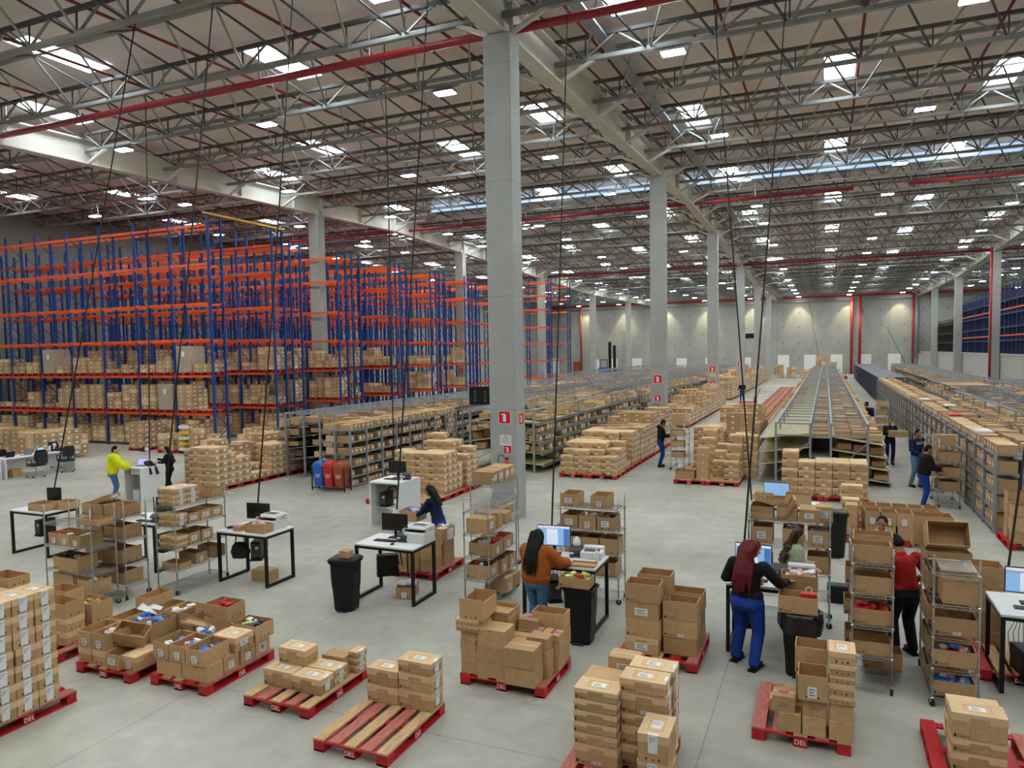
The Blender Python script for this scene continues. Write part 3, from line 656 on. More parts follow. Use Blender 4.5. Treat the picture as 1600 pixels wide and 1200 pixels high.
stack(-.12, 8.78, L2, [('ship', .25, 'p'), ('ship', .25, 'p'), ('open', .3)], 'pile behind the middle', P, w=.34, d=.3)
carton('ship', -.08, 8.76, L2+.55, .2, .14, .12, 'small magenta labelled carton inside the open one by the bagged bin', .1, 'pm')
for k in range(3): stack(-.5+.16*k, 8.72, L2, [('ship', .15, 'p'), ('ship', .12, 'p')][:1+(k > 0)], 'small pile %s behind the front left' % ('one', 'two', 'three')[k], P, w=.15, d=.2)
# --- bottom right corner pile
P = 'bottom right corner pile'
pallet(1.0, 7.86, 'red pallet under the lidded pile in the bottom right corner')
stack(1.4, 8.18, L2, [('lid', .19), ('lid', .13), ('lid', .26, 't')], 'front one', P, w=.47, d=.29)
stack(1.41, 8.5, L2, [('lid', .19), ('lid', .13), ('lid', .18)], 'back one', P, w=.46, d=.28)
# ---------------------------------------------------------------- chrome wire carts
POST = None
def wire_shelf(wx, wy):
    def f():
        b = MB(); r = .004
        for y in (-wy/2, wy/2):
            b.bar((-wx/2, y, .0), (wx/2, y, 0), .008, .008); b.bar((-wx/2, y, -.035), (wx/2, y, -.035), .008, .008)
            n = max(4, int(wx/.06))
            for k in range(n): b.bar((-wx/2+wx*k/n, y, -.035 if k % 2 else 0), (-wx/2+wx*(k+1)/n, y, 0 if k % 2 else -.035), .005, .005)
        for x in (-wx/2, wx/2):
            b.bar((x, -wy/2, .0), (x, wy/2, 0), .008, .008); b.bar((x, -wy/2, -.035), (x, wy/2, -.035), .008, .008)
            n = max(4, int(wy/.06))
            for k in range(n): b.bar((x, -wy/2+wy*k/n, -.035 if k % 2 else 0), (x, -wy/2+wy*(k+1)/n, 0 if k % 2 else -.035), .005, .005)
        lng = wx > wy; L_, s = (wx, wy) if lng else (wy, wx)
        for k in range(1, int(s/.032)):
            c = -s/2+s*k/int(s/.032)
            b.bar((-L_/2, c, .003) if lng else (c, -L_/2, .003), (L_/2, c, .003) if lng else (c, L_/2, .003), .005, .005)
        for k in (1, 2, 3):
            c = -L_/2+L_*k/4
            b.bar((c, -s/2, -.003) if lng else (-s/2, c, -.003), (c, s/2, -.003) if lng else (s/2, c, -.003), .008, .006)
        return b.mesh('wire_shelf', 'chrome')
    return cached(('ws', wx, wy), f)
def wire_cart(x0, y0, wx, wy, label, levels=(.1, .46, .84, 1.24, 1.62), h=1.8):
    t = thing('wire_shelf_cart', label, 'shelf cart', (x0+wx/2, y0+wy/2, 0))
    def fp():
        b = MB(); b.lathe([(.0127, .09), (.0127, h), (.006, h+.008)], 8)
        for z in levels: b.lathe([(.017, z-.04), (.02, z-.01), (.018, z+.01)], 8)
        for k in range(int(h/.1)): b.lathe([(.0132, .12+k*.1), (.0136, .125+k*.1), (.0132, .13+k*.1)], 8)
        return b.mesh('post', 'chrome', True)
    def fc():
        b = MB(); b.T = Matrix.Rotation(PI/2, 4, 'X'); b.lathe([(.012, -.016), (.045, -.016), (.048, 0), (.045, .016), (.012, .016)], 14, (0, .048), 0); b.T = None
        b.box(-.012, -.022, .04, .012, -.018, .1, 1).box(-.012, .018, .04, .012, .022, .1, 1).box(-.02, -.022, .092, .02, .022, .1, 1)
        return b.mesh('caster', ['rubber', 'steel'])
    pm = cached(('post', h, levels), fp); cm = cached(('caster',), fc)
    for sx in (-1, 1):
        for sy in (-1, 1):
            link('post', pm, t, (sx*wx/2, sy*wy/2, 0)); link('caster', cm, t, (sx*wx/2, sy*wy/2, 0), RND.uniform(0, 3))
    for z in levels: link('wire_shelf', wire_shelf(wx, wy), t, (0, 0, z))
    return t
C = 'wire_cart'
WL = (.26, .64, 1.07, 1.46); WN = ('bottom', 'second', 'third', 'top')
P = 'front left wire cart'
wire_cart(-12.65, 8.4, 1.18, .46, 'front of two long wire carts before the left white tables', WL, 1.78)
for k, x in enumerate((-12.45, -12.18, -11.88)):
    stack(x, 8.62, 1.075, [('open', .21, 'x')], 'end on, number %s on shelf three' % ('one', 'two', 'three')[k], P, rz=Q, w=.43)
    goods(x, 8.62, 1.075, .41, .25, .15, [['goods_pink', 'cardboard_inside', 'goods_red'], ['goods_red', 'goods_pink', 'paper'], ['paper', 'goods_green']][k], 'goods in the %s end on carton on the front left wire cart' % ('left', 'middle', 'right')[k], 7, Q)
stack(-11.62, 8.62, 1.475, [('tray', .1)], 'on the top shelf', P, w=.5, d=.3)
stack(-12.15, 8.6, .645, [('open', .26, 's')], 'wide one on shelf two', P, w=.62, d=.38)
goods(-12.15, 8.6, .645, .58, .34, .2, ['goods_dark', 'goods_red', 'paper'], 'dark packs in the wide carton on the front left wire cart', 8)
stack(-12.3, 8.63, .265, [('open', .3)], 'deep one on the bottom shelf', P, w=.5, d=.36)
stack(-11.72, 8.6, .265, [('open', .24)], 'right one on the bottom shelf', P, w=.42, d=.34)
goods(-11.72, 8.6, .265, .4, .32, .2, ['goods_green', 'cardboard_inside', 'paper'], 'yellow green item in the bottom carton of the front left wire cart', 5)
P = 'rear left wire cart'
wire_cart(-12.65, 9.02, 1.2, .46, 'rear of two long wire carts before the left white tables', WL, 1.78)
for k, x in enumerate((-12.42, -12.13, -11.75)):
    stack(x, 9.25, 1.47, [('open', .22)], 'top shelf, number %s' % ('one', 'two', 'three')[k], P, w=.26 if k < 2 else .42, d=.42)
carton('tray', -12.2, 9.28, 1.72, .42, .26, .07, 'flattened tray tipped on the top cartons of the rear left wire cart', .25, 'X', tilt=(.1, -.25))
for lv, z, h in ((2, 1.075, .26), (1, .645, .27), (0, .265, .24)):
    for k, x in enumerate((-12.3, -11.78)): stack(x, 9.25, z, [('open', h, 's' if k else '')], '%s shelf, %s one' % (WN[lv], ('left', 'right')[k]), P, w=.48, d=.4)
P = 'tall cart by printer table'
wire_cart(-11.28, 9.55, .47, 1.2, 'end on wire cart of lidded cartons between the left tables')
for k, y in enumerate((9.72, 10.0, 10.3)):
    if k < 2: stack(-11.04, y, 1.625, [('lid', .1, 'e'), ('lid', .1, 'e'), ('lid', .11, 'te')], '%s top pile' % ('front', 'second')[k], P, w=.44, d=.27)
    stack(-11.04, y, 1.245, [('lid', .1, 'e'), ('lid', .12, 'e')] if k < 1 else [('open', .19, 'X')], '%s on shelf four' % ORD[k], P, w=.44)
    stack(-11.04, y, .845, [('lid', .09), ('lid', .12)] if k == 0 else [('open', .22, 'X')], '%s on shelf three' % ORD[k], P, w=.44)
    if k != 2: stack(-11.0, y+.1*k, .465, [('tray', .1)] if k == 0 else [('open', .2, 'x')], '%s on shelf two' % ORD[k], P, w=.44)
stack(-11.0, 10.55, .465, [('open', .22)], 'last on shelf two', P, w=.44); stack(-11.02, 10.55, 1.245, [('open', .2, 'X')], 'last on shelf four', P, w=.44)
stack(-11.04, 10.6, 1.625, [('open', .16)], 'at the back on top', P, w=.44)
P = 'cart beside orange jacket'
wire_cart(-5.66, 10.95, .46, 1.2, 'end on wire cart left of the person in orange')
stack(-5.44, 11.17, 1.245, [('ship', .25, 'pX')], 'big front one on shelf four', P, w=.42, d=.36); stack(-5.44, 11.55, 1.245, [('ship', .27, 'p')], 'second on shelf four', P, w=.42, d=.2)
stack(-5.44, 11.9, 1.245, [('ship', .2, 'p')], 'last on shelf four', P, w=.42, d=.3)
for k, y in enumerate((11.25, 11.75)):
    stack(-5.4, y, .845, [('open', .22, 'x')], '%s on shelf three' % ('front', 'back')[k], P, w=.46, d=.4)
    goods(-5.4, y, .845, .4, .36, .18, ['goods_red', 'paper', 'goods_red'], '%s red and white bags on the wire cart beside the orange jacket' % ('front', 'back')[k], 8)
stack(-5.42, 11.15, .465, [('open', .24, 'X')], 'front on shelf two', P, w=.44, d=.36); stack(-5.38, 11.5, .465, [('open', .25, 'x')], 'middle on shelf two', P, w=.44, d=.28)
stack(-5.36, 11.85, .465, [('open', .25, 'x')], 'back on shelf two', P, w=.44, d=.28)
goods(-5.42, 11.15, .465, .4, .32, .2, ['goods_red', 'goods_dark', 'paper'], 'red packs in the front lower carton beside the orange jacket', 7)
stack(-5.3, 11.6, .105, [('ship', .26, 'px')], 'front on the bottom shelf', P, w=.44, d=.3); stack(-5.32, 11.95, .105, [('ship', .24, 'p')], 'back on the bottom shelf', P, w=.44, d=.28)
P = 'cart by the column'
wire_cart(-6.2, 12.3, .47, 1.2, 'wire cart with sealed cartons on top beside the nearest column', (.1, .6, 1.1, 1.45, 1.82), 1.95)
for k, y in enumerate((12.45, 12.72, 13.02, 13.3)): stack(-5.96, y, 1.825, [('ship', .24, 'pX')], '%s on the top shelf' % ORD[k], P, w=.45, d=.24 if k else .25)
for k, y in enumerate((12.5, 12.85, 13.2)): stack(-5.97, y, 1.105, [('ship', .22, 'p')], '%s on the middle shelf' % ORD[k], P, w=.42, d=.3)
P = 'cart behind orange jacket'
wire_cart(-4.38, 11.85, 1.18, .44, 'wide wire cart behind the table of the person in orange')
for k, x in enumerate((-4.08, -3.53)): stack(x, 12.07, 1.625, [('open', .22, 'XF'[0:1] if k == 0 else 'x')], 'end on, top shelf %s' % ('left', 'right')[k], P, rz=Q, w=.42, d=.3)
for k, x in enumerate((-4.06, -3.75, -3.42)): stack(x, 12.07, 1.245, [('open', .24, 'X' if k != 1 else 'x')], 'end on, shelf four %s' % ('left', 'middle', 'right')[k], P, rz=Q, w=.42, d=.3)
for k, x in enumerate((-4.0, -3.7, -3.38)): stack(x, 12.07, .845, [('open', .27)], 'end on, shelf three %s' % ('left', 'middle', 'right')[k], P, rz=Q, w=.42, d=.3)
for k, x in enumerate((-4.02, -3.72, -3.4)): stack(x, 12.07, .465, [('open', .24, 'X' if k == 1 else 'x')], 'end on, shelf two %s' % ('left', 'middle', 'right')[k], P, rz=Q, w=.42, d=.3)
goods(-3.42, 12.07, 1.245, .4, .28, .2, ['goods_dark', 'cardboard_inside'], 'dark packs in a labelled carton behind the orange jacket', 5, Q)
goods(-3.75, 12.07, 1.245, .4, .28, .2, ['paper', 'cardboard_inside'], 'white packs in the middle carton behind the orange jacket', 4, Q)
P = 'cart behind red hair'
wire_cart(-1.1, 11.92, 1.18, .44, 'wide wire cart behind the people with red and brown hair')
stack(-.9, 12.14, 1.625, [('tray', .1), ('tray', .1)], 'flattened, top shelf left', P, w=.34, d=.4)
carton('tray', -.88, 12.14, 1.86, .36, .38, .06, 'bent flat tray lying topmost on the cart behind the red hair', .2, tilt=(-.1, .3))
stack(-.53, 12.14, 1.625, [('open', .2)], 'top shelf with its lid up', P, w=.3, d=.4); stack(-.2, 12.14, 1.625, [('ship', .2, 'pX')], 'top shelf middle', P, w=.42, d=.32, rz=Q); stack(.0, 12.14, 1.625, [('ship', .24, 'pX')], 'top shelf right', P, w=.28, d=.26, rz=Q)
carton('tray', -.48, 12.02, 1.84, .3, .3, .05, 'carton lid standing upright on the cart behind the red hair', .0, tilt=(.1, -1.05))
for k, x in enumerate((-.9, -.45, -.08)):
    stack(x, 12.14, 1.245, [('open', .26, 'X' if k != 1 else '')], 'shelf four %s' % ('left', 'middle', 'right')[k], P, rz=Q, w=.42, d=.31)
    if k: goods(x, 12.14, 1.245, .4, .28, .24, ['mid_grey', 'steel', 'paper'], 'grey bagged goods in the %s carton behind the red hair' % ('', 'middle', 'right')[k], 7, Q)
stack(-.08, 12.14, .845, [('open', .26)], 'shelf three right', P, rz=Q, w=.42, d=.34); stack(-.9, 12.14, .845, [('lid', .2)], 'shelf three left', P, rz=Q, w=.42, d=.3)
P = 'cart before red sweater'
wire_cart(.33, 9.86, .45, 1.2, 'wire cart of open cartons standing before the person in red')
ZR = (.105, .465, .845, 1.245, 1.625); RN = ('bottom', 'second', 'third', 'fourth', 'top')
stack(.54, 10.02, ZR[4], [('open', .23)], 'top shelf front', P, d=.28); stack(.58, 10.4, ZR[4], [('open', .27)], 'top shelf back', P, d=.3)
for lv, h in ((3, .22), (2, .2), (1, .17)):
    stack(.55, 10.02, ZR[lv], [('open', h)], '%s shelf front' % RN[lv], P, d=.28, w=.46); stack(.5, 10.38, ZR[lv], [('open', h)], '%s shelf back' % RN[lv], P, d=.3, w=.5)
goods(.55, 10.02, ZR[2], .42, .25, .22, ['goods_red', 'goods_red', 'goods_dark'], 'red packs in the third shelf carton before the red sweater', 9)
stack(.72, 10.5, ZR[0], [('open', .24, 'x')], 'bottom shelf back', P, d=.3)
P = 'cart right of red sweater'
wire_cart(1.2, 9.76, .47, 1.2, 'wire cart of open cartons right of the person in red')
stack(1.5, 9.98, 1.245, [('ship', .3, 'p')], 'big one on shelf four', P, w=.42, d=.36)
tag(MB().bevbox(1.28, 9.85, 1.63, 1.66, 10.3, 1.645, .004).build('plastic_sheet', 'wrap'), 'crumpled clear sheet on the top shelf right of the red sweater', 'plastic sheet')
z = 1.65
carton('tray', 1.42, 10.5, z, .5, .34, .08, 'flat tray under the tipped carton right of the red sweater', .1); carton('open', 1.4, 10.55, z+.22, .46, .3, .28, 'open carton tipped on its side on top right of the red sweater', .06, '', tilt=(1.15, 0))
carton('open', 1.3, 10.85, z+.02, .46, .3, .42, 'tall carton standing topmost at the back right of the red sweater', .0, 'f')
for lv, h in ((2, .26), (1, .24), (0, .22)):
    if lv != 2 or 1: stack(1.44, 10.0, ZR[lv], [('open', h-.04, 'f' if lv == 2 else '')], '%s shelf front' % RN[lv], P, w=.45, d=.3)
    for k, y in enumerate((10.35, 10.66)): stack(1.42, y, ZR[lv], [('open', h, 'X')], '%s shelf %s' % (RN[lv], ('middle', 'back')[k]), P, w=.46, d=.28)
for lv in (1, 0): goods(1.44, 10.0, ZR[lv], .42, .26, h-.04, ['goods_blue', 'paper', 'goods_pink', 'goods_red'], 'magazines in the %s shelf carton right of the red sweater' % RN[lv], 8)
for k, y in enumerate((10.36, 10.67)): stack(1.42, y, 1.245, [('open', .26, 'x')], 'shelf four %s' % ('middle', 'back')[k], P, w=.46, d=.28)
# cartons standing on the floor near the tables and carts
P = 'near right edge'
pallet(1.85, 10.75, 'red pallet half hidden behind the right wire cart', wx=.9)
stack(2.1, 11.9, .02, [('ship', .3, 'p'), ('ship', .3, 'pX'), ('ship', .3, 'pX'), ('open', .3, 'X')], 'pile behind the right table', P, w=.4, d=.4)
P = 'pallet behind hooded person'
pallet(.3, 17.45, 'red pallet under the end on open cartons behind the hooded person', wx=1.2); pallet(1.55, 17.45, 'second red pallet behind the hooded person', wx=1.0)
for k in range(5):
    stack(.97+.31*k, 17.7, L2, [('ship', .28, 'p'), ('open', .3, 'X' if k == 3 else 'x')], '%s front row pile' % ORD[k], P, rz=Q, w=.44, d=.29)
    stack(.92+.31*k, 18.2, L2, [('ship', .28, 'p'), ('open', .33)], '%s back row pile' % ORD[k], P, rz=Q, w=.44, d=.29)
stack(.55, 17.85, L2, [('ship', .22, 'p'), ('ship', .22, 'p'), ('ship', .22, 'p')], 'small pile at the left end', P, w=.26, d=.4)
stack(.55, 18.35, L2, [('lid', .24), ('lid', .24), ('lid', .2)], 'lidded pile at the back left', P, w=.36, d=.34)
P = 'pallet by right shelving'
pallet(3.55, 17.9, 'red pallet of open cartons at the near end of the right shelving', wx=1.1)
for k in range(2):
    stack(3.85+.5*k, 18.1, L2, [('ship', .24, 'p'), ('open', .3, 'X')]+[('open', .26)]*(1+k), 'front pile %s' % ('left', 'right')[k], P, w=.47, d=.36)
    stack(3.85+.5*k, 18.6, L2, [('ship', .24, 'p'), ('ship', .28, 'p'), ('open', .28), ('open', .2)], 'back pile %s' % ('left', 'right')[k], P, w=.47, d=.36)
P = 'pallet behind closed bin table'
pallet(-7.78, 11.9, 'red pallet of open cartons behind the table with the closed bin', wx=1.0, wy=1.2)
for k, x in enumerate((-7.55, -7.27, -7.0)):
    stack(x, 12.15, L2, [('ship', .24, 'p'), ('ship', .2, 'p'), ('open', .22)][:3 if k else 2], 'front pile %s' % ORD[k], P, rz=Q, w=.44, d=.26); stack(x, 12.65, L2, [('ship', .24, 'px'), ('ship', .24, 'p'), ('open', .24, 'x')], 'back pile %s' % ORD[k], P, rz=Q, w=.44, d=.26)
goods(-7.0, 12.65, L2+.48, .4, .22, .24, ['paper', 'foam'], 'white crumpled bag in a carton behind the table with the closed bin', 3)
# ---------------------------------------------------------------- mid-ground loads
SB = MB(); SBM = ['cardboard_dull', 'cardboard_warm', 'cardboard', 'cardboard_pale', 'paper', 'cardboard_inside']
def sbox(x0, y0, z0, w, d, h, lab=0):                            # one stored carton of the far mass
    m = RND.choice((0, 0, 1, 1, 2, 3)); g = .006
    SB.box(x0+g, y0+g, z0, x0+w-g, y0+d-g, z0+h-.004, m)
    if lab & 1: SB.box(x0+w*.4, y0+g-.004, z0+h*.25, x0+w*.6, y0+g, z0+h*.55, 4)
    if lab & 2: SB.box(x0+w-g, y0+d*.3, z0+h*.3, x0+w-g+.004, y0+d*.7, z0+h*.65, 4)
    if lab & 4: SB.box(x0+g-.004, y0+d*.3, z0+h*.3, x0+g, y0+d*.7, z0+h*.65, 4)
def mid_mesh(w, d, h, v):
    def f():
        b = MB(); sk = min(.35*h, .07)
        b.bevbox(-w/2+.005, -d/2+.005, 0, w/2-.005, d/2-.005, h-.002, .004, 0)
        b.box(-w/2, -d/2, h-sk*.5, w/2, d/2, h, 1)
        for s in (-1, 1): b.box(s*w*.5-(w*.3 if s > 0 else 0), -d/2, h-sk, s*w*.5+(w*.3 if s < 0 else 0), d/2, h-sk*.5, 1)
        if v & 1: b.box(-.05, -d/2-.001, h*.15, .05, -d/2+.006, h*.35, 2)
        if v & 2:
            for s in (-1, 1): b.box(s*w/2-(.001 if s < 0 else .006), -.05, h*.3, s*w/2+(.001 if s > 0 else .006), .05, h*.7, 2)
        b.box(-w*.45, -d/2+.0035, .015, -w*.25, -d/2+.0055, .045, 3)
        return b.mesh('stacked_carton', ['cardboard', 'cardboard_pale', 'paper', 'ink'])
    return cached(('mid', w, d, h, v), f)
def blk(place, x0, y0, rows, w=.48, d=.3, h=.2, side=1, solo=True, z=L2):
    ny = len(rows); nx = len(rows[0])
    for j in range(ny):
        for i in range(nx):
            n = rows[j][i]
            for k in range(n):
                f = j == 0 or rows[j-1][i] <= k; e = i+side
                s = not 0 <= e < nx or rows[j][e] <= k
                if not (f or s or k == n-1): continue
                x, y = x0+w*i, y0+d*j; v = (1 if f and RND.random() < .5 else 0)+(2 if s else 0)
                if solo:
                    o = link('stacked_carton', mid_mesh(w-.012, d-.01, h-.003, v), None, (x+w/2+RND.uniform(-.008, .008), y+d/2+RND.uniform(-.008, .008), z+k*h), RND.uniform(-.012, .012))
                    tag(o, 'carton, %s layer, %s column of %s row, %s' % (layer(k, n) if n > 1 else 'only', ORD[i], ORD[j], place), 'cardboard box')
                else: sbox(x, y, z+k*h, w, d, h, (1 if f else 0)+((2 if side > 0 else 4) if s else 0))
def rnd_rows(ny, nx, lo, hi, step=4):
    R = []; cur = []
    for j in range(ny):
        if j % step == 0: cur = [RND.randint(lo, hi) for _ in range((nx+1)//2)]
        R.append([max(0, cur[i//2]-(RND.random() < .3)) for i in range(nx)])
    return R
def pal_grid(x0, y0, nx, ny, label, solo=True, z=0, w=1.0, d=1.2, gx=.02):
    for j in range(ny):
        for i in range(nx):
            pallet(x0+i*(w+gx), y0+j*(d+.02), label % (ORD[j] if ny > 1 else 'only', ('left', 'right', 'third', 'fourth')[i]), var=(i+j) % 5, z=z, wx=w, wy=d, parts=j == 0)
P = 'long aisle row left'
pal_grid(-8.45, 23.6, 2, 9, 'red pallet, %s one, %s side of the long carton row left of the aisle')
R1 = [[3, 4, 3, 3], [4, 4, 4, 3], [5, 5, 5, 4], [5, 5, 5, 4], [5, 5, 5, 5], [5, 5, 1, 1], [4, 4, 0, 1], [5, 5, 6, 0], [6, 6, 6, 6], [6, 6, 6, 6], [6, 6, 6, 6], [6, 5, 5, 5]]
blk(P, -8.42, 23.66, R1, w=.488)
blk(P, -8.42, 27.36, rnd_rows(24, 4, 5, 8), w=.488, solo=False)
P = 'row right of the aisle'
pal_grid(-4.5, 23.5, 2, 10, 'red pallet, %s one, %s side of the sparse carton row right of the aisle')
tag(MB().box(-4.5, 23.52, L2, -2.45, 25.9, L2+.006).build('slip_sheet', 'cardboard'), 'flat brown slip sheet at the near end of the row right of the aisle', 'cardboard sheet')
stack(-4.15, 23.85, L2+.006, [('open', .28, 's')], 'with raised flap at the corner', P, w=.6, d=.5)
stack(-3.62, 23.9, L2+.006, [('ship', .25, 'pf'), ('ship', .25, 'pf'), ('ship', .25, 'f'), ('ship', .25, 'f')], 'slim pile near the corner', P, w=.38, d=.4)
blk('front right stack, '+P, -2.95, 23.75, [[3], [4]], w=.44, d=.4, h=.2)
blk('middle stack, '+P, -3.38, 24.3, [[2, 4, 0], [3, 5, 5]], w=.46, d=.42, h=.27)
blk('left stack, '+P, -3.85, 25.0, [[5, 0], [6, 4]], w=.46, d=.4, h=.24)
blk('tall dark pair, '+P, -4.3, 26.2, [[6, 6, 0, 5], [6, 6, 3, 5]], w=.46, d=.4, h=.24)
blk(P, -4.4, 27.6, rnd_rows(8, 4, 4, 8, 2), w=.48, d=.4, h=.22, solo=False)
blk(P, -4.4, 31.6, rnd_rows(12, 4, 3, 8, 3), w=.48, d=.4, h=.22, solo=False)
P = 'left floor row'
pal_grid(-19.95, 17.35, 2, 4, 'red pallet, %s one, %s side of the carton row before the tall racks')
blk(P, -18.95, 17.42, [[6, 6], [6, 6], [5, 5], [5, 4], [3, 4], [2, 1], [2, 1], [2, 1], [2, 5], [5, 5], [5, 5], [5, 4], [5, 6], [5, 6], [4, 6], [2, 2]], w=.52, d=.33, h=.215)
blk('left half, '+P, -19.55, 17.75, [[5], [5], [5], [6]], w=.56, d=.33, h=.23)
blk(P, -20.0, 19.6, rnd_rows(8, 2, 4, 6), w=.5, d=.35, h=.22, solo=False)
P = 'load before the column'
pal_grid(-12.25, 17.55, 2, 3, 'red pallet, %s one, %s side, under the lidded load before the nearest column')
tag(MB().box(-12.2, 17.6, L2, -10.25, 18.85, L2+.006).build('slip_sheet', 'cardboard'), 'bare brown slip sheet behind the person in navy', 'cardboard sheet')
blk(P, -11.85, 18.88, [[6, 6, 6], [6, 6, 6], [5, 6, 6], [5, 5, 4]], w=.48, d=.32, h=.2)
blk('set back column, '+P, -12.33, 19.2, [[6], [6], [5]], w=.47, d=.32, h=.2)
blk('rear part, '+P, -11.9, 20.3, [[7, 7, 5], [8, 7, 6]], w=.52, d=.4, h=.2)
stack(-11.85, 18.3, L2, [('ship', .3, 'p')], 'alone on the slip sheet', P, w=.5, d=.5)
P = 'cartons before the middle flow rack'
pal_grid(-1.2, 22.0, 2, 2, 'red pallet, %s one, %s side, under the cartons before the middle flow rack', w=1.15, d=1.1)
blk(P, -1.15, 22.1, [[3, 4, 4, 4, 4], [5, 4, 4, 4, 4], [5, 2, 4, 4, 4]], w=.45, d=.36, h=.235)
P = 'lone lidded pile by the middle flow rack'
pallet(.2, 19.2, 'red pallet under the lone lidded pile before the middle flow rack', wx=1.1)
stack(.62, 19.5, L2, [('lid', .2), ('lid', .2), ('lid', .2), ('lid', .2)], 'front pile', P, w=.48, d=.34); stack(.62, 19.95, L2, [('lid', .24), ('lid', .24), ('lid', .24)], 'back pile', P, w=.48, d=.34)
# far loads that run on down the aisles
blk('', -8.9, 40.8, rnd_rows(40, 4, 3, 8), w=.5, d=.4, h=.22, solo=False); blk('', -9.3, 64, rnd_rows(60, 4, 4, 8), w=.5, d=.7, h=.25, solo=False)
for j in range(13): pallet(-9.0+1.02, 40.8+1.22*j, 'red pallet on the aisle side of the second carton row past the second column', group='pallets of the second carton row', parts=False)
for j in range(36): 
    for i in range(2):
        if 40 < 36.0+1.35*j < 84: pallet(-4.5+1.03*i, 36.0+1.35*j, 'empty red pallet lying flat in the long row right of the aisle', var=j % 5, group='empty pallets down the aisle', parts=False, bare=True)
blk('', -40.5, 20.6, rnd_rows(6, 16, 4, 5, 3), w=.5, d=.33, h=.24, solo=False)
blk('left desk load', -32.5, 20.3, [[5, 5, 5, 5]]*3+[[5, 5, 5, 4]]*3, w=.5, d=.36, h=.22, solo=False)
for i in range(10): pallet(-40.6+1.01*i, 20.4, 'red pallet under the wide carton block behind the office desks', group='pallets behind the office desks', parts=False)
for k, (x, y, hh) in enumerate(((-30.4, 24.4, [[5, 5], [5, 5], [5, 5]]), (-28.3, 24.2, [[3, 2], [3, 3]]), (-27.2, 24.3, [[3, 3], [4, 4]]), (-25.9, 24.4, [[2, 1], [3, 2]]), (-24.3, 25, [[3, 4], [4, 4]]), (-22.5, 23.6, [[4, 3], [5, 5]]), (-21.2, 24.2, [[5, 4], [6, 5]]))):
    pallet(x, y, 'red floor pallet, %s from the left, before the tall orange and blue racks' % ORD[k], wx=1.05, parts=False)
    blk('', x+.02, y+.03, hh, w=.5, d=.36, h=.24, solo=False)
for k in range(5): tag(MB().bevbox(-.2, -.13, 0, .2, .13, .12, .01).build('yellow_strapped_pack', 'yellow' if k % 2 else 'paper', None, (-26.6, 24.22, L2+.02+.25*k)), '%s wrapped pack, %s from the floor, on a pallet by the rack end' % (('white', 'yellow')[k % 2], ORD[k]), 'pack')
for x, y, n in ((-8.6, 113, 3), (-6.9, 113, 5), (-5.2, 113.5, 4), (-3.4, 113, 3), (-1.2, 113, 9), (.2, 112, 6)): blk('', x, y, [[n, n], [n, n]], w=.62, d=.6, h=.36, solo=False)
# ---------------------------------------------------------------- tall pallet racks
RB = 2.42
def frame_mesh(top, dep):
    def f():
        b = MB()
        for y in (0, dep-.09):
            b.box(-.05, y, 0, -.035, y+.09, top); b.box(.035, y, 0, .05, y+.09, top); b.box(-.05, y if y == 0 else y+.075, 0, .05, (y if y == 0 else y+.075)+.015, top)
            b.box(-.075, y-.02, 0, .075, y+.11, .012)
        z = .25; s = 0
        while z < top-.6:
            b.bar((0, .05, z), (0, dep-.05, z+.75) if s == 0 else (0, dep-.05, z), .03, .03, 0) if s == 0 else b.bar((0, dep-.05, z), (0, .05, z+.75), .03, .03, 0)
            z += .75; s = 1-s
        return b.mesh('upright_frame', 'rack_blue')
    return cached(('frame', top, dep), f)
def rack_row(label, x0, n, y, top, levels, dep=.9, fine=False, guard=True):
    t = thing('pallet_rack', label, 'pallet rack', (x0, y, 0), 0, None); fm = frame_mesh(top, dep)
    for i in range(n+1):
        link('upright_frame', fm, t, (-RB*i, 0, 0))
    bm = cached(('rbeam',), lambda: MB().bevbox(-RB+.05, -.02, -.06, -.05, .03, .06, .01).box(-.055, -.025, -.1, -.05, .035, .1).box(-RB+.05, -.025, -.1, -RB+.055, .035, .1).mesh('beam', 'rack_orange'))
    for z in levels:
        if fine:
            for i in range(n): link('beam', bm, t, (-RB*i, .0, z))
        else: MB().bevbox(-RB*n, -.02, z-.06, 0, .03, z+.06, .01).build('front_beam', 'rack_orange', t)
        MB().bevbox(-RB*n, dep-.03, z-.06, 0, dep+.02, z+.06, .01).build('back_beam', 'rack_orange', t)
    if guard: link('column_guard', cached(('guard',), lambda: MB().box(-.07, -.04, 0, .07, .12, .35).box(-.07, .1, 0, -.05, .14, .35).mesh('column_guard', 'yellow')), t, (0, 0, 0))
    return t
LV = (1.64, 3.45, 5.16, 6.86, 8.7, 10.5); LV2 = (1.64, 3.45, 5.2, 6.9, 8.7, 10.1)
rack_row('nearest tall blue and orange pallet rack, facing the office desks', -26.5, 9, 25.93, 11.0, LV, fine=True)
RY = [30.2, 31.57, 35.7, 37.1, 41.2, 42.55, 46.7, 48.05, 52.2, 53.5, 57.7, 59.0]
for k, y in enumerate(RY): rack_row('tall blue and orange pallet rack, %s row behind the nearest one' % ORD[k], -26.5, 9, y, 11.0 if k == 0 else 10.5, LV2)
rack_row('far tall pallet rack standing clear behind the nearest column', -26.0, 3, 70, 12.0, LV2+(11.4,))
rack_row('far tall pallet rack behind the one standing clear', -26.0, 3, 76, 12.0, LV2+(11.4,))
tag(MB().box(-26.53, 25.7, 11.0, -26.43, 31.2, 11.08).build('tie_beam', 'yellow'), 'yellow tie beam over the aisle between the two nearest racks', 'beam')
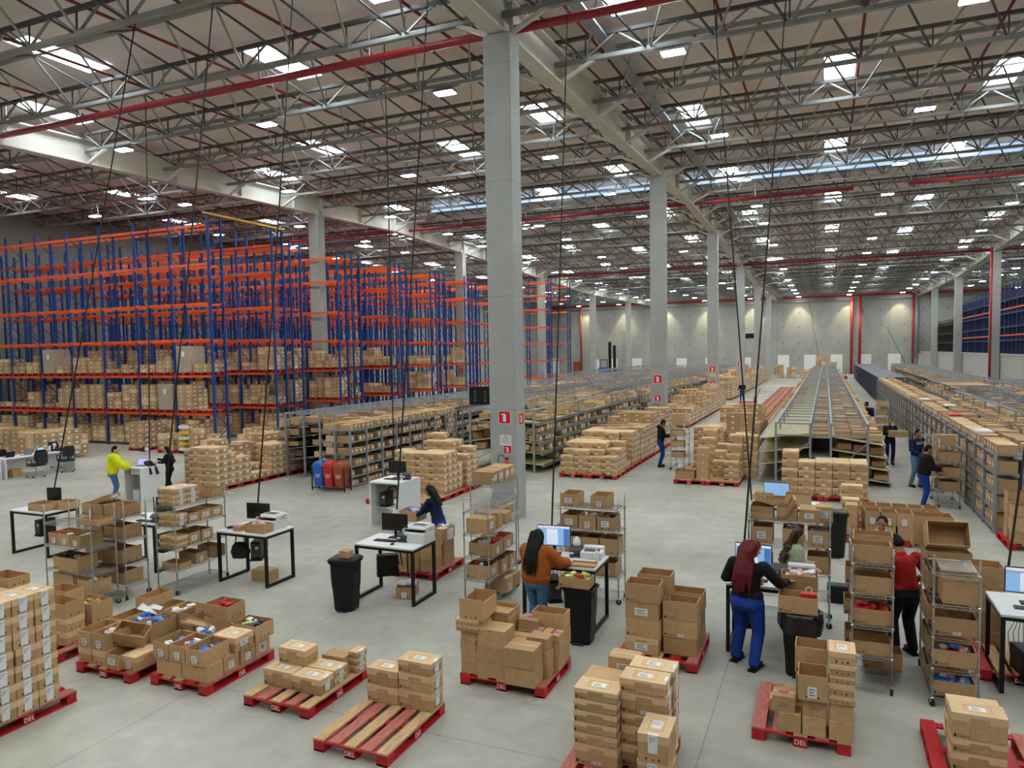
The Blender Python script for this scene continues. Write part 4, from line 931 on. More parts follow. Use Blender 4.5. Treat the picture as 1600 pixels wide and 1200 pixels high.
def load(x, y, z, w, d, h, side=1):                              # pallet load of cartons, only its outer faces
    nx, ny, nz = max(1, round(w/.48)), max(1, round(d/.3)), max(1, round(h/.2))
    blk('', x, y, [[nz-(RND.random() < .15) for _ in range(nx)] for _ in range(ny)], w=w/nx, d=d/ny, h=.2, side=side, solo=False, z=z)
wk = 0
for li, z in enumerate((1.70, 3.51)):
    for i in range(9):
        for s in range(2):
            xx = -26.5-RB*i-.08-1.1*(s+1)-.02*s
            pallet(xx, 25.86, 'red pallet, %s from the rack end on %s level of the nearest rack' % (ORD[i*2+s], ORD[li]), wx=1.08, wy=1.0, z=z, parts=False)
            hh = RND.choice((.2, .4, .6, .4, .9) if li else (.2, 1.2, 1.2, 1.3, 0, .8))
            if (li, i, s) in ((1, 0, 1), (0, 1, 0), (1, 4, 1)):
                wk += 1; t = thing('wrapped_load', ['tall', 'low', 'narrow'][wk-1]+' film wrapped pallet load with a white sheet on the nearest rack', 'pallet load', (xx+.5, 26.4, z+L2), 0)
                MB().bevbox(-.5, -.48, 0, .5, .42, 1.25, .04).build('film', 'wrap', t); MB().box(-.1, -.49, .75, .1, -.485, 1.0).build('paper_label', 'paper', t); load(xx+.05, 25.96, z+L2, .9, .82, 1.2)
            elif hh: load(xx+.03, 25.88, z+L2, 1.0, .95, hh)
for li, z in enumerate((1.70, 3.51)):
    for r, yy in enumerate((30.2, 31.57, 35.7, 37.1, 41.2)):
        for i in range(9 if r < 2 else 5):
            for s in range(2):
                xx = -26.5-RB*i-.08-1.1*(s+1)-.02*s
                if r in (0, 2, 4) and i < 5: pallet(xx, yy-.05, 'red pallet with cartons, %s from the end, %s level, %s rack row back' % (ORD[i*2+s], ORD[li], ORD[r]), wx=1.08, wy=1.0, z=z, parts=False)
                load(xx+.03, yy, z+L2, 1.0, .95, RND.choice((.6, 1.0, 1.2, .4, 1.3)))
for r, yy in enumerate((25.95, 30.2, 35.7, 41.2)):
    for i in range(9):
        for s in range(2): load(-26.5-RB*i-.08-1.1*(s+1), yy, L2, 1.0, .95, RND.choice((.8, 1.0, 1.2, 1.3, .6)))
for yy in (46.7, 52.2):
    for z in (1.7, 3.51):
        for i in range(2): load(-27.8-1.2*i, yy, z+L2, 1.0, .95, RND.choice((.6, 1.2)))
# dark blue racks and mesh cages behind the partition
for k in range(16):
    y = 55.5+4.6*k; t = thing('cage_rack', 'dark blue mesh rack behind the low partition, %s from the camera' % ORD[k], 'rack', (14.9, y, 0)); b = MB(); top = 9.6 if k < 11 else 7.8
    for i in range(4): b.bar((0, i*1.5, 0), (0, i*1.5, top), .09, .09); b.bar((1.2, i*1.5, 0), (1.2, i*1.5, top), .09, .09)
    b.build('upright', 'navy_steel' if k < 11 else 'cage_dark', t); b = MB()
    for z in [1.1+1.2*i for i in range(7)]:
        if z < top: b.box(-.05, 0, z-.06, .05, 4.5, z+.06).box(1.15, 0, z-.06, 1.25, 4.5, z+.06).box(0, 0, z-.01, 1.2, 4.5, z+.01)
    for i in range(18): b.bar((.6, .25*i, 0), (.6, .25*i, top-.3), .04, .04)
    b.build('mesh_panel', 'navy_steel' if k < 11 else 'cage_dark', t)
    if k < 11:
        for z in (5.15, 7.5): MB().box(-.1, 0, z-.06, -.03, 4.58, z+.06).build('beam', 'rack_orange', t)
# ---------------------------------------------------------------- bolted shelving and flow racks
def shelving(label, x0, x1, y0, y1, levels, bay, top, face, post='galv', board='shelf_grey', rows=1):
    t = thing('steel_shelving', label, 'shelving', ((x0+x1)/2, y0, 0)); w = x1-x0; n = max(1, round((y1-y0)/bay))
    pm = cached(('spost', top, post), lambda: MB().box(-.03, -.03, 0, -.022, .03, top).box(-.03, -.03, 0, .03, -.022, top).box(.022, -.03, 0, .03, .03, top).mesh('post', post))
    for i in range(n+1):
        for x in ([-w/2, w/2] if rows == 1 else [-w/2, 0, w/2]): link('post', pm, t, (x, (y1-y0)*i/n, 0))
    for z in levels: MB().box(-w/2-.02, -.02, z-.035, w/2+.02, y1-y0+.02, z).build('shelf_board', board, t)
    e = MB()
    for k in range(len(levels)-1): e.box(-w/2, -.015, levels[k]+.15, w/2, -.005, levels[k]+.17)
    return t
shelving('long grey shelving full of cartons behind the three recycling bins', -15.37, -14.19, 19.55, 26.95, (.06, .35, .69, 1.09, 1.49, 1.88), .925, 1.92, 1, rows=2)
SM = {}
def shelf_carton(label, x, y, z, w, d, h, face, grp=None):
    def f():
        b = MB(); b.bevbox(-w/2, -d/2, 0, w/2, d/2, h, .004, 0); b.box(-w/2, -d/2, h-.004, w/2, d/2, h+.001, 1)
        b.box(face*w/2-.002, -.035, h*.35, face*w/2+.002, .035, h*.7, 2); b.box(face*w/2-.0025, -d*.38, h*.1, face*w/2+.0025, -d*.25, h*.28, 3)
        return b.mesh('shelf_carton', ['cardboard', 'cardboard_pale', 'paper', 'ink'])
    o = link('shelf_carton', cached(('sc', w, d, h, face), f), None, (x, y, z), RND.uniform(-.03, .03)); return tag(o, label, 'cardboard box', grp)
for lv, z in enumerate((.06, .35, .69, 1.09, 1.49, 1.88)):
    for bnum in range(8):
        y = 19.6+.925*bnum; k = 0
        while y < 19.55+.925*(bnum+1)-.2:
            d = .2
            if RND.random() > .14:
                shelf_carton('carton %s in bay %s, %s shelf up, shelving behind the recycling bins' % (ORD[k], ORD[bnum], ORD[lv]), -14.39-RND.uniform(0, .05), y+d/2, z, .4, d, RND.choice((.17, .2, .2)) if lv else .15, 1)
            k += 1; y += d+.02
for z in (.35, .69, 1.09, 1.49):
    for x in (-15.2, -14.75): sbox(x, 19.6, z, .4, .3, .2)
for j in range(26): sbox(-15.3, 19.6+.28*j, 1.88, .42, .26, .18); 
for nm, y0, y1, pb in (('near', 19.4, 38.95, 'galv'), ('far', 39.4, 61.0, 'galv')):
    shelving('%s stretch of the long shelving right of the middle aisle' % nm, 3.56, 4.66, y0, y1, (.12, .55, .96, 1.39, 1.82), 1.22, 1.9, -1, rows=2)
for lv, z in enumerate((.12, .55, .96, 1.39, 1.82)):
    for bnum in range(16):
        y = 19.45+1.222*bnum; k = 0
        while y < 19.4+1.222*(bnum+1)-.24:
            if RND.random() > .08:
                if bnum < 6: shelf_carton('carton %s in bay %s, %s shelf up, near stretch of the right shelving' % (ORD[k], ORD[bnum], ORD[lv]), 3.8, y+.125, z, .42, .25, RND.choice((.26, .28, .3)) if lv < 4 else .22, -1)
                else: sbox(3.6, y, z, .42, .27, .28 if lv < 4 else .22, 4)
            k += 1; y += .285
    for j in range(74): sbox(3.6, 39.45+.288*j, z, .42, .28, .28 if lv < 4 else .22, 4)
for j in range(134): sbox(4.18+RND.uniform(-.02, .05), 19.5+.31*j, 1.82, .45, .29, RND.choice((.18, .22, .1)))
for z in (.12, .55, .96, 1.39): sbox(4.1, 19.5, z, .46, .4, .26, 1)
for k, (x, y, m) in enumerate(((3.8, 22.3, 'paper'), (3.85, 27.3, 'goods_red'), (4.3, 31.5, 'foam'), (3.85, 35, 'paper'))): tag(MB().bevbox(-.18, -.35, 0, .18, .35, .05, .02).build('loose_pack', m, None, (x, y, 2.05)), '%s loose %s pack on top of the right shelving' % (ORD[k], ('white', 'red', 'white foam', 'flat white')[k]), 'pack')
shelving('long empty blue grey shelving beyond the cartons on the right', 3.65, 5.6, 61.6, 112, (.1, .5, .9, 1.3, 1.7, 2.0), 2.8, 2.02, -1, 'shelf_dark', 'shelf_dark', rows=2)
def flow_rack(label, x0, x1, y0, y1, top, px, bay, ltray=None, rtray=None, fill=.6, yel=True, bw=.42, lfill=None):
    t = thing('flow_rack', label, 'flow rack', (0, 0, 0)); n = max(1, round((y1-y0)/bay)); ys = [y0+(y1-y0)*i/n for i in range(n+1)]
    pm = cached(('fpost', top), lambda: MB().bevbox(-.035, -.035, 0, .035, .035, top, .006).mesh('post', 'galv'))
    for y in ys:
        for x in px: link('post', pm, t, (x, y, 0))
    for x in px: MB().box(x-.03, y0, top-.06, x+.03, y1, top).build('top_rail', 'galv', t)
    for k in range(2*n+1 if y1-y0 < 60 else n+1):
        y = y0+(y1-y0)*k/(2*n if y1-y0 < 60 else n); MB().box(x0, y-.02, top-.05, x1, y+.02, top-.01).build('cross_bar', 'galv', t)
    if len(px) == 4 and px[2]-px[1] < .7:
        for z in (.9, 1.5): MB().box(px[1], y0, z-.03, px[2], y1, z).build('mid_shelf', 'galv', t)
        y = y0+.1
        while y < y1-.4:
            if RND.random() < .85: sbox(px[1]+.06, y, 1.5, .48, .28, RND.choice((.1, .16, .2)))
            y += .3
    b = MB()
    for a, c in zip(px[:-1], px[1:]):
        if c-a > .8: b.bar((a, y0, .3), (c, y0, top*.7), .03, .03); b.box(a, y0-.02, top*.78, c, y0+.02, top*.78+.05)
    if b.v: b.build('end_brace', 'galv', t)
    for tr, s in ((ltray, -1), (rtray, 1)):
        if not tr: continue
        xo, xi, zs, rise = tr
        for k, z in enumerate(zs):
            b = MB(); dx = .06*(len(zs)-1-k)*s; o = xo+dx
            b.prism([(o, z), (xi, z+rise), (xi, z+rise+.02), (o, z+.02)], lambda u, v, q: (u, q, v), y0+.05, y1-.05, 1 if yel else 0)
            b.box(min(o, o-s*.05), y0, z-.05, max(o, o-s*.05), y1, z+.05, 0)
            if yel:
                m = int((y1-y0)/.2)
                if m < 400:
                    for q in range(m): yy = y0+.08+q*.2; b.prism([(o, z+.02), (xi, z+rise+.02), (xi, z+rise+.026), (o, z+.026)], lambda u, v, w_: (u, w_, v), yy, yy+.045, 0)
            b.build('lane_tray', ['galv', 'tray_yellow'], t)
            y = y0+.1
            while y < y1-.4:
                d = RND.uniform(.26, .32)
                if RND.random() < (fill if s > 0 or lfill is None else lfill):
                    hh = RND.choice((.16, .2, .24))
                    x_ = o if s < 0 else o-bw; sbox(x_-s*.06, y, z+.07+rise*.1, bw, d, hh, 2 if s > 0 else 4)
                    if RND.random() < .8: sbox(x_-s*(bw+.1), y, z+.07+rise*.45, bw, d, hh)
                    if len(px) == 4 and s > 0 and RND.random() < .9: sbox(x_-s*(bw*2+.14), y, z+.07+rise*.7, bw, d, hh*.9)
                y += d+.01
    return t
flow_rack('grey flow rack of cartons standing behind the shelving with the bins', -17.9, -15.75, 20.85, 39.5, 2.3, (-17.9, -17.1, -16.4, -15.75), 2.35, (-18.3, -16.4, (.5, .9, 1.3, 1.7), .25), (-15.55, -16.4, (.5, .95, 1.4, 1.75), .2), .85, False)
flow_rack('flow rack with pale yellow lanes just right of the nearest column', -12.1, -9.57, 24.1, 39.6, 2.28, (-12.1, -9.57), 5.17, (-12.3, -10.9, (.6, 1.0, 1.4, 1.75), .25), (-9.45, -10.8, (.26, .67, 1.03, 1.35, 1.74), .14), .5)
flow_rack('second flow rack with yellow lanes beside the second column', -12.1, -9.57, 40.4, 57, 2.3, (-12.1, -9.57), 2.8, None, (-9.45, -10.8, (.26, .67, 1.07, 1.45, 1.76), .14), .5)
flow_rack('third flow rack in line past the second column', -12.1, -9.57, 58, 104, 2.3, (-12.1, -9.57), 4.2, None, (-9.45, -10.8, (.5, 1.1, 1.7), .22), .5, False)
flow_rack('long flow rack between the nearest column and the tall racks', -15.2, -13.1, 29.5, 62, 2.3, (-15.2, -13.1), 2.6, None, (-12.9, -14.2, (.5, .95, 1.4, 1.78), .22), .8, False)
flow_rack('far flow rack in line with the long one behind the nearest column', -15.4, -13.1, 63, 104, 2.3, (-15.4, -13.1), 4, None, (-12.9, -14.2, (.5, 1.1, 1.7), .22), .7, False)
flow_rack('flow rack along the ends of the tall racks', -19.6, -17.3, 42, 100, 2.3, (-19.6, -17.3), 4, None, (-17.1, -18.4, (.5, 1.1, 1.7), .22), .8, False)
flow_rack('far left flow rack near the red door', -23.8, -21.5, 62, 102, 2.3, (-23.8, -21.5), 4, None, (-21.3, -22.6, (1.1, 1.7), .22), .7, False)
flow_rack('middle flow rack with yellow lanes in the centre of the hall', -1.45, 1.21, 24.7, 62, 1.95, (-1.45, -.43, .17, 1.21), 2.5, (-1.95, -.45, (.55, .95, 1.4), .2), (1.7, .2, (.12, .5, .88, 1.28), .22), .9, lfill=.12)
flow_rack('second middle flow rack in line toward the far wall', -1.45, 1.21, 64, 104, 1.95, (-1.45, -.43, .17, 1.21), 3.3, (-1.95, -.45, (.95, 1.38), .28), (1.72, .2, (.5, 1.22), .32), .2)
flow_rack('grey flow rack across the aisle on the right', 5.9, 8.0, 24, 42, 2.1, (5.9, 8.0), 2.6, (5.6, 7.0, (.5, .95, 1.4), .22), (8.2, 7.1, (1.4,), .22), .9, False)
flow_rack('grey flow rack on the right with brown sheets on top', 6.3, 8.4, 43, 56, 2.1, (6.3, 8.4), 2.6, (6.1, 7.3, (.5, .95, 1.4), .22), (8.6, 7.4, (1.4,), .22), .8, False)
flow_rack('outer right flow rack beside the partition', 9.6, 12, 30, 56, 2.1, (9.6, 12), 2.6, (9.4, 10.8, (.5, .95, 1.4), .22), (12.2, 10.9, (1.4,), .22), .85, False)
flow_rack('right flow rack with yellow lanes near the far wall', 8.0, 10.3, 58, 108, 2.1, (8.0, 9.1, 10.3), 2.6, (7.8, 9.1, (.6, 1.1, 1.6), .2), (10.5, 9.2, (1.6,), .2), .25)
tag(MB().box(6.2, 46, 2.11, 8.2, 50, 2.14).build('cardboard_sheet', 'cardboard_dull'), 'brown sheets lying over the top of the right flow rack', 'cardboard sheet')
o = SB.build('stored_cartons', SBM); tag(o, 'mass of brown cartons stored on the far racks, shelving and pallets', 'cardboard boxes', kind='stuff')
# carts in the aisle
P = 'aisle cart with the tall lone carton'
wire_cart(-5.1, 26.2, .46, 1.1, 'wire cart beside the person in the black hood, lone carton on top', h=1.75)
for lv, z in enumerate((.465, .845, 1.245)): stack(-4.87, 26.4, z, [('open', .2)], '%s shelf' % ('lower', 'middle', 'upper')[lv], P, d=.34)
stack(-4.87, 26.45, 1.625, [('ship', .28, 'p'), ('ship', .12, 'p')], 'top', P, w=.44, d=.4)
P = 'cart by the black jacket'
wire_cart(2.78, 22.1, .5, 1.2, 'wire cart of cartons beside the person in the black jacket and blue trousers', h=1.85)
for lv, z in enumerate((.465, .845, 1.245)):
    stack(3.03, 22.25, z, [('open', .24)], '%s shelf front' % ('lower', 'middle', 'upper')[lv], P, w=.47, d=.3); stack(2.98, 22.65, z, [('open', .22)], '%s shelf back' % ('lower', 'middle', 'upper')[lv], P, w=.47, d=.3)
stack(3.0, 22.6, 1.63, [('ship', .28, 'p')], 'on top', P, w=.46, d=.3)
P = 'cart by the sweater with letters'
wire_cart(2.72, 24.4, .46, 1.1, 'wire cart of cartons right behind the lettered sweater', h=1.75)
for lv, z in enumerate((.465, .845, 1.245)): stack(2.95, 24.6, z, [('open', .22)], '%s shelf' % ('lower', 'middle', 'upper')[lv], P, d=.3)
P = 'cart in the narrow aisle'
wire_cart(2.1, 36.6, .5, 1.1, 'wire cart standing in the aisle past the person with the carton', h=1.9)
for lv, z in enumerate((.465, .845, 1.245, 1.63)): stack(2.35, 36.8, z, [('open', .24)], ('lower', 'middle', 'upper', 'top')[lv]+' shelf', P, d=.34)

for x, ys in ((-6.2, [24+1.31*k for k in range(9)]), (-6.6, [41+1.31*k for k in range(12)]), (-2.2, [23.8+1.31*k for k in range(10)]), (-17.55, [17.6+1.3*k for k in range(5)]), (-9.95, [18+1.3*k for k in range(3)])):
    for y in ys: struct(MB().box(x, y, 0, x+.22, y+.06, .002).build('trim_floor_mark', 'sign_white'), 'short white tape mark on the floor beside a pallet row')
# ---------------------------------------------------------------- packing tables and equipment
def table(x0, y0, label, wx=1.2, wy=.8, h=1.0):
    t = thing('packing_table', label, 'table', (x0+wx/2, y0+wy/2, 0)); a, c = wx/2, wy/2
    MB().bevbox(-a, -c, h-.03, a, c, h, .004).build('table_top', 'white', t)
    for s in (-1, 1):
        x = s*(a-.03); b = MB()
        b.box(x-.025, -c+.01, 0, x+.025, -c+.06, h-.03).box(x-.025, c-.06, 0, x+.025, c-.01, h-.03).box(x-.025, -c+.06, 0, x+.025, c-.06, .05).box(x-.025, -c+.06, h-.08, x+.025, c-.06, h-.03)
        b.build('leg_frame', 'black', t)
    for y in (-c+.035, c-.035): MB().box(-a+.055, y-.02, h-.08, a-.055, y+.02, h-.03).build('apron_rail', 'black', t)
    return t
def monitor(x, y, z, rz, label, mt='screen_off', w=.52, h=.31, ui=False):
    t = thing('computer_monitor', label, 'monitor', (x, y, z), rz)
    MB().bevbox(-.11, -.08, 0, .11, .08, .012, .004).build('base', 'black', t); MB().box(-.025, .02, .01, .025, .045, .2).build('stand', 'black', t)
    zz = .13; MB().bevbox(-w/2, -.012, zz, w/2, .022, zz+h, .006).bevbox(-w*.3, .02, zz+.05, w*.3, .04, zz+h-.05, .01).build('bezel', 'black', t)
    d = MB().box(-w/2+.01, -.014, zz+.014, w/2-.01, -.012, zz+h-.01, 0)
    if ui:
        d.box(-w/2+.01, -.0145, zz+h-.04, w/2-.01, -.014, zz+h-.01, 1); d.box(-w*.2, -.0145, zz+.03, w*.12, -.014, zz+h-.06, 1); d.box(w*.3, -.0145, zz+.02, w/2-.015, -.014, zz+h-.05, 2)
        if ui == 2: d.box(-w/2+.02, -.0148, zz+h-.07, w*.3, -.0145, zz+h-.06, 3)
        for k in range(4): d.box(-w*.17, -.0149, zz+.05+.045*k, w*.08, -.0145, zz+.06+.045*k, 0)
    d.build('display', [mt, 'screen_line', 'screen_dark', 'screen_pink'], t); return t
def keyboard(x, y, z, label, rz=0, mt='black'):
    t = thing('keyboard', label, 'keyboard', (x, y, z), rz); MB().bevbox(-.22, -.065, 0, .22, .065, .016, .005).build('case', mt, t)
    b = MB()
    for r in range(5):
        for c in range(15): b.box(-.205+c*.0275, -.055+r*.022, .016, -.182+c*.0275, -.037+r*.022, .021)
    b.build('keys', 'dark_grey', t)
def mouse(x, y, z, label):
    tag(MB().ball((0, 0, .012), (.03, .05, .018), 10).build('mouse', 'black', None, (x, y, z), smooth=True), label, 'mouse')
def printer(x, y, z, label, rz=0, s=1.0, flat=False):
    t = thing('laser_printer', label, 'printer', (x, y, z), rz); w, d, h = .42*s, .4*s, (.3 if not flat else .25)*s
    b = MB(); b.bevbox(-w/2, -d/2, 0, w/2, d/2, h*.62, .015); b.bevbox(-w/2, d*.1, h*.6, w/2, d/2, h*.8, .012); b.build('body', 'white_gloss', t)
    MB().box(-w*.36, -d*.4, h*.62, w*.36, d*.08, h*.635).build('output_slot', 'dark_grey', t)
    MB().box(-w*.4, -d/2-.004, .03, w*.4, -d/2, h*.3).box(-w*.1, -d/2-.01, h*.26, w*.1, -d/2-.004, h*.29).build('paper_tray', 'white', t)
    if not flat:
        MB().bevbox(-w/2-.005, -d*.45, h*.8, w/2+.005, d/2, h*.92, .012).build('scanner_bed', 'white_gloss', t)
        b = MB(); b.bevbox(-w*.3, -d*.3, h*.92, w*.45, d*.42, h*1.0, .012, 0); b.box(-w*.2, -d*.25, h*1.0, w*.38, d*.1, h*1.012, 1); b.build('scanner_lid', ['white_gloss', 'dark_grey'], t)
        MB().prism([(-.06, .0), (.06, 0), (.05, .09), (-.05, .09)], lambda u, v, q: (-w/2+.03+u, -d*.42-v*.35+q, h*.74+v), 0, .02).build('control_panel', 'black', t)
        MB().box(-w/2-.01, -d*.5, h*.6, -w/2+.02, d*.2, h*.8).box(w/2-.02, -d*.3, h*.6, w/2, d*.2, h*.8).build('side_post', 'white_gloss', t)
    return t
def label_printer(x, y, z, label, rz=0, roll=False):
    t = thing('label_printer', label, 'label printer', (x, y, z), rz)
    MB().bevbox(-.1, -.12, 0, .1, .12, .1, .012).build('body', 'dark_grey', t); MB().prism([(-.12, .1), (.12, .1), (.12, .16), (.06, .175), (-.06, .165), (-.12, .12)], lambda u, v, q: (q, u, v), -.1, .1).build('cover', 'dark_grey', t)
    MB().box(-.06, -.123, .04, .06, -.12, .055).build('label_slot', 'black', t); MB().box(-.09, -.122, .06, -.03, -.12, .095).build('paper_label', 'paper', t)
    if roll: tag(MB().lathe([(.055, 0), (.06, .02), (.06, .1), (.03, .13), (.03, .14)], 16).build('label_roll', 'white', None, (x, y, z+.175), smooth=True), 'white cylindrical roll standing on the dark label printer by the orange jacket', 'roll')
def pc(x, y, z, label, rz=0):
    t = thing('computer_tower', label, 'computer', (x, y, z), rz); MB().bevbox(-.09, -.19, 0, .09, .19, .34, .008).build('case', 'black', t)
    MB().box(-.08, -.196, .04, .08, -.19, .3).build('front_panel', 'dark_grey', t); MB().box(.0, -.198, .2, .06, -.196, .25).build('paper_label', 'paper', t)
    MB().bar((-.11, -.2, -.02), (-.11, .2, -.02), .02, .02).bar((.11, -.2, -.02), (.11, .2, -.02), .02, .02).box(-.12, -.2, -.03, .12, .2, -.015).build('hanging_tray', 'black', t)
    b = MB()
    for k in range(5): b.path([(-.02+.03*k, .18, .2), (-.05+.05*k, .26, .1+.05*(k % 3)), (.06*k-.1, .22, .45), (.02*k, .2, .66)], .004, 5)
    b.build('cables', 'rubber', t)
def bin_(x, y, label, lid=True, bag=False, rz=0, h=.9, w=.46, d=.4):
    t = thing('trash_bin', label, 'trash bin', (x, y, 0), rz)
    def ring(a, c, z, b=.04): return [(-a+b,-c,z),(a-b,-c,z),(a,-c+b,z),(a,c-b,z),(a-b,c,z),(-a+b,c,z),(-a,c-b,z),(-a,-c+b,z)]
    b = MB(); b.loft([ring(w*.36, d*.36, 0), ring(w*.38, d*.38, .05), ring(w*.46, d*.46, h*.88), ring(w*.47, d*.47, h*.9), ring(w*.52, d*.52, h*.91), ring(w*.52, d*.52, h*.95), ring(w*.47, d*.47, h*.95), ring(w*.44, d*.44, h*.5), ring(w*.34, d*.34, .03)], cap=False)
    b.f.append(tuple(range(7, -1, -1))); b.m.append(0); n = len(b.v); b.f.append(tuple(range(n-8, n))); b.m.append(0)
    for s in (-1, 1): b.box(s*w*.47-.012, -.06, h*.78, s*w*.47+.012, .06, h*.9)
    b.build('bin_body', 'black', t)
    if lid: MB().loft([ring(w*.54, d*.54, h*.95), ring(w*.54, d*.54, h*.975), ring(w*.48, d*.48, h), ring(w*.2, d*.2, h*1.01)]).build('bin_lid', 'black', t)
    MB().bevbox(-.09, -d*.5, .0, .09, -d*.36, .03, .008).build('foot_pedal', 'black', t)
    if bag:
        b = MB(); R = []; 
        for q, (a, z) in enumerate(((.5, h*.97), (.56, h*.96), (.57, h*.86), (.56, h*.74), (.52, h*.66))):
            R.append([(w*a*math.cos(k*PI/12)*1.08+RND.uniform(-.012, .012), d*a*math.sin(k*PI/12)*1.1+RND.uniform(-.012, .012), z+RND.uniform(-.03, .03)*(q > 1)) for k in range(24)])
        b.loft(R, cap=False); b.build('bag_liner', 'plastic_bag', t, smooth=True)
    return t
def paper(x, y, z, label, w=.21, d=.3, rz=0, n=1):
    b = MB()
    for k in range(n): b.T = Matrix.Rotation(RND.uniform(-.08, .08), 4, 'Z'); b.box(-w/2, -d/2, k*.0015, w/2, d/2, k*.0015+.001)
    b.T = None; tag(b.build('paper_sheets', 'paper', None, (x, y, z), rz), label, 'paper')
T = 1.0
P = 'on the leftmost white table'
table(-16.75, 10.35, 'leftmost white topped table with black legs and two open cartons on it')
monitor(-16.1, 10.95, T, .3, 'black monitor behind two cartons on the leftmost white table', w=.34, h=.3)
stack(-15.95, 10.6, T+.001, [('open', .17)], 'front one', P, w=.5, d=.36); stack(-15.62, 10.9, T+.001, [('open', .17)], 'back one', P, w=.44, d=.34)
keyboard(-16.45, 10.8, T, 'black keyboard on the leftmost white table', .1); pc(-16.45, 10.95, .35, 'black computer hung under the leftmost white table')
table(-13.55, 10.4, 'white table mostly hidden behind the two long wire carts')
monitor(-12.6, 10.85, T, 0, 'black monitor on the white table behind the long wire carts'); label_printer(-12.45, 10.6, T, 'dark label printer on the table behind the long wire carts'); keyboard(-12.75, 10.55, T, 'black keyboard on the table behind the long wire carts'); pc(-12.6, 10.9, .35, 'black computer under the table behind the long wire carts')
table(-10.72, 10.42, 'white table with a multifunction printer, no bin beside it')
monitor(-10.25, 11.05, T, .12, 'black monitor of the printer table without a bin'); printer(-9.82, 10.95, T, 'white multifunction printer on the table without a bin')
P = 'on the printer table without a bin'
stack(-9.85, 10.62, T+.001, [('open', .17)], 'with pink papers', P, w=.46, d=.25); goods(-9.85, 10.62, T, .42, .22, .16, ['goods_pink', 'goods_pink', 'paper'], 'pink papers in the open carton on the table without a bin', 7)
stack(-10.28, 10.56, T+.001, [('ship', .1, 'pm')], 'small one', P, w=.2, d=.17)
tag(MB().path([(-10.62, 10.6, T+.02), (-10.5, 10.75, T+.03), (-10.3, 10.85, T+.04), (-10.15, 10.8, T+.03)], .028, 8).build('handheld_scanner', 'black'), 'black handheld scanner lying on the table without a bin', 'scanner'); keyboard(-10.35, 10.78, T, 'black keyboard on the table without a bin', .15)
pc(-10.25, 11.0, .38, 'black computer hung under the printer table without a bin', .5)
tag(MB().bevbox(-.16, -.1, 0, .16, .1, .3, .07).ball((0, 0, .12), (.2, .14, .14), 10).path([(-.1, 0, .28), (-.06, 0, .5), (.05, 0, .52), (.1, 0, .28)], .012, 6).build('shoulder_bag', 'black_soft', None, (-10.5, 10.8, .4), .35), 'black bag hanging under the printer table without a bin', 'bag')
stack(-9.95, 10.85, 0, [('ship', .22, 'p')], 'plain one on the floor', 'under the table without a bin', w=.44, d=.3)
table(-7.62, 10.52, 'white table beside the closed black bin, printer on it')
monitor(-7.15, 11.12, T, .06, 'black monitor of the table beside the closed black bin'); keyboard(-7.18, 10.86, T, 'black keyboard of the table beside the closed black bin', .06); label_printer(-6.86, 10.98, T, 'dark label printer between monitor and printer by the closed bin', .1)
printer(-6.62, 11.08, T, 'white multifunction printer on the table beside the closed bin'); mouse(-6.93, 10.68, T, 'black mouse on the table beside the closed black bin')
pc(-7.28, 11.05, .36, 'black computer hung under the table beside the closed bin', -.9); stack(-6.85, 11.0, 0, [('open', .22, 'x')], 'of bubble wrap', 'under the table by the closed bin', w=.42, d=.3, rz=-1.3)
tag(MB().ball((-.08, 0, 0), (.13, .1, .06), 8).ball((.07, .03, .02), (.12, .09, .07), 8).build('bubble_wrap', 'foam', None, (-6.85, 11.0, .22), smooth=True), 'white bubble wrap bulging from the carton under the table by the closed bin', 'packing material', kind='stuff')
bin_(-7.47, 10.06, 'closed black bin with a small carton on its lid', rz=.15); stack(-7.42, 10.02, .912, [('ship', .12, 'pc')], 'small one', 'on the lid of the closed black bin', w=.2, d=.17)
# tall white panel table
t = thing('panel_table', 'tall white table of solid panels behind the closed bin', 'table', (-10.15, 15.85, 0)); b = MB()
MB().bevbox(-.45, -.5, 1.08, .45, .5, 1.12, .004).build('table_top', 'white', t)
for s in (-1, 1): MB().box(s*.43-.02, -.5, 0, s*.43+.02, .5, 1.08).build('side_panel', 'white', t)
MB().box(-.41, .2, .75, .41, .22, 1.08).box(-.41, -.3, .42, .41, .5, .44).build('shelf', 'white', t)
monitor(-10.2, 16.05, 1.12, 0, 'black monitor on the tall white panel table'); keyboard(-10.2, 15.8, 1.12, 'black keyboard on the tall white panel table'); label_printer(-9.85, 15.95, 1.12, 'dark label printer at the corner of the tall white panel table', .4)
pc(-10.35, 15.75, .47, 'black computer inside the tall white panel table')
tag(MB().path([(.0+.16*math.cos(a*.5), .02*a/6, .16*math.sin(a*.5)) for a in range(26)], .012, 6).build('cable_coil', 'rubber', None, (-10.0, 15.5, .85)), 'coiled black cable hanging inside the tall white panel table', 'cable')
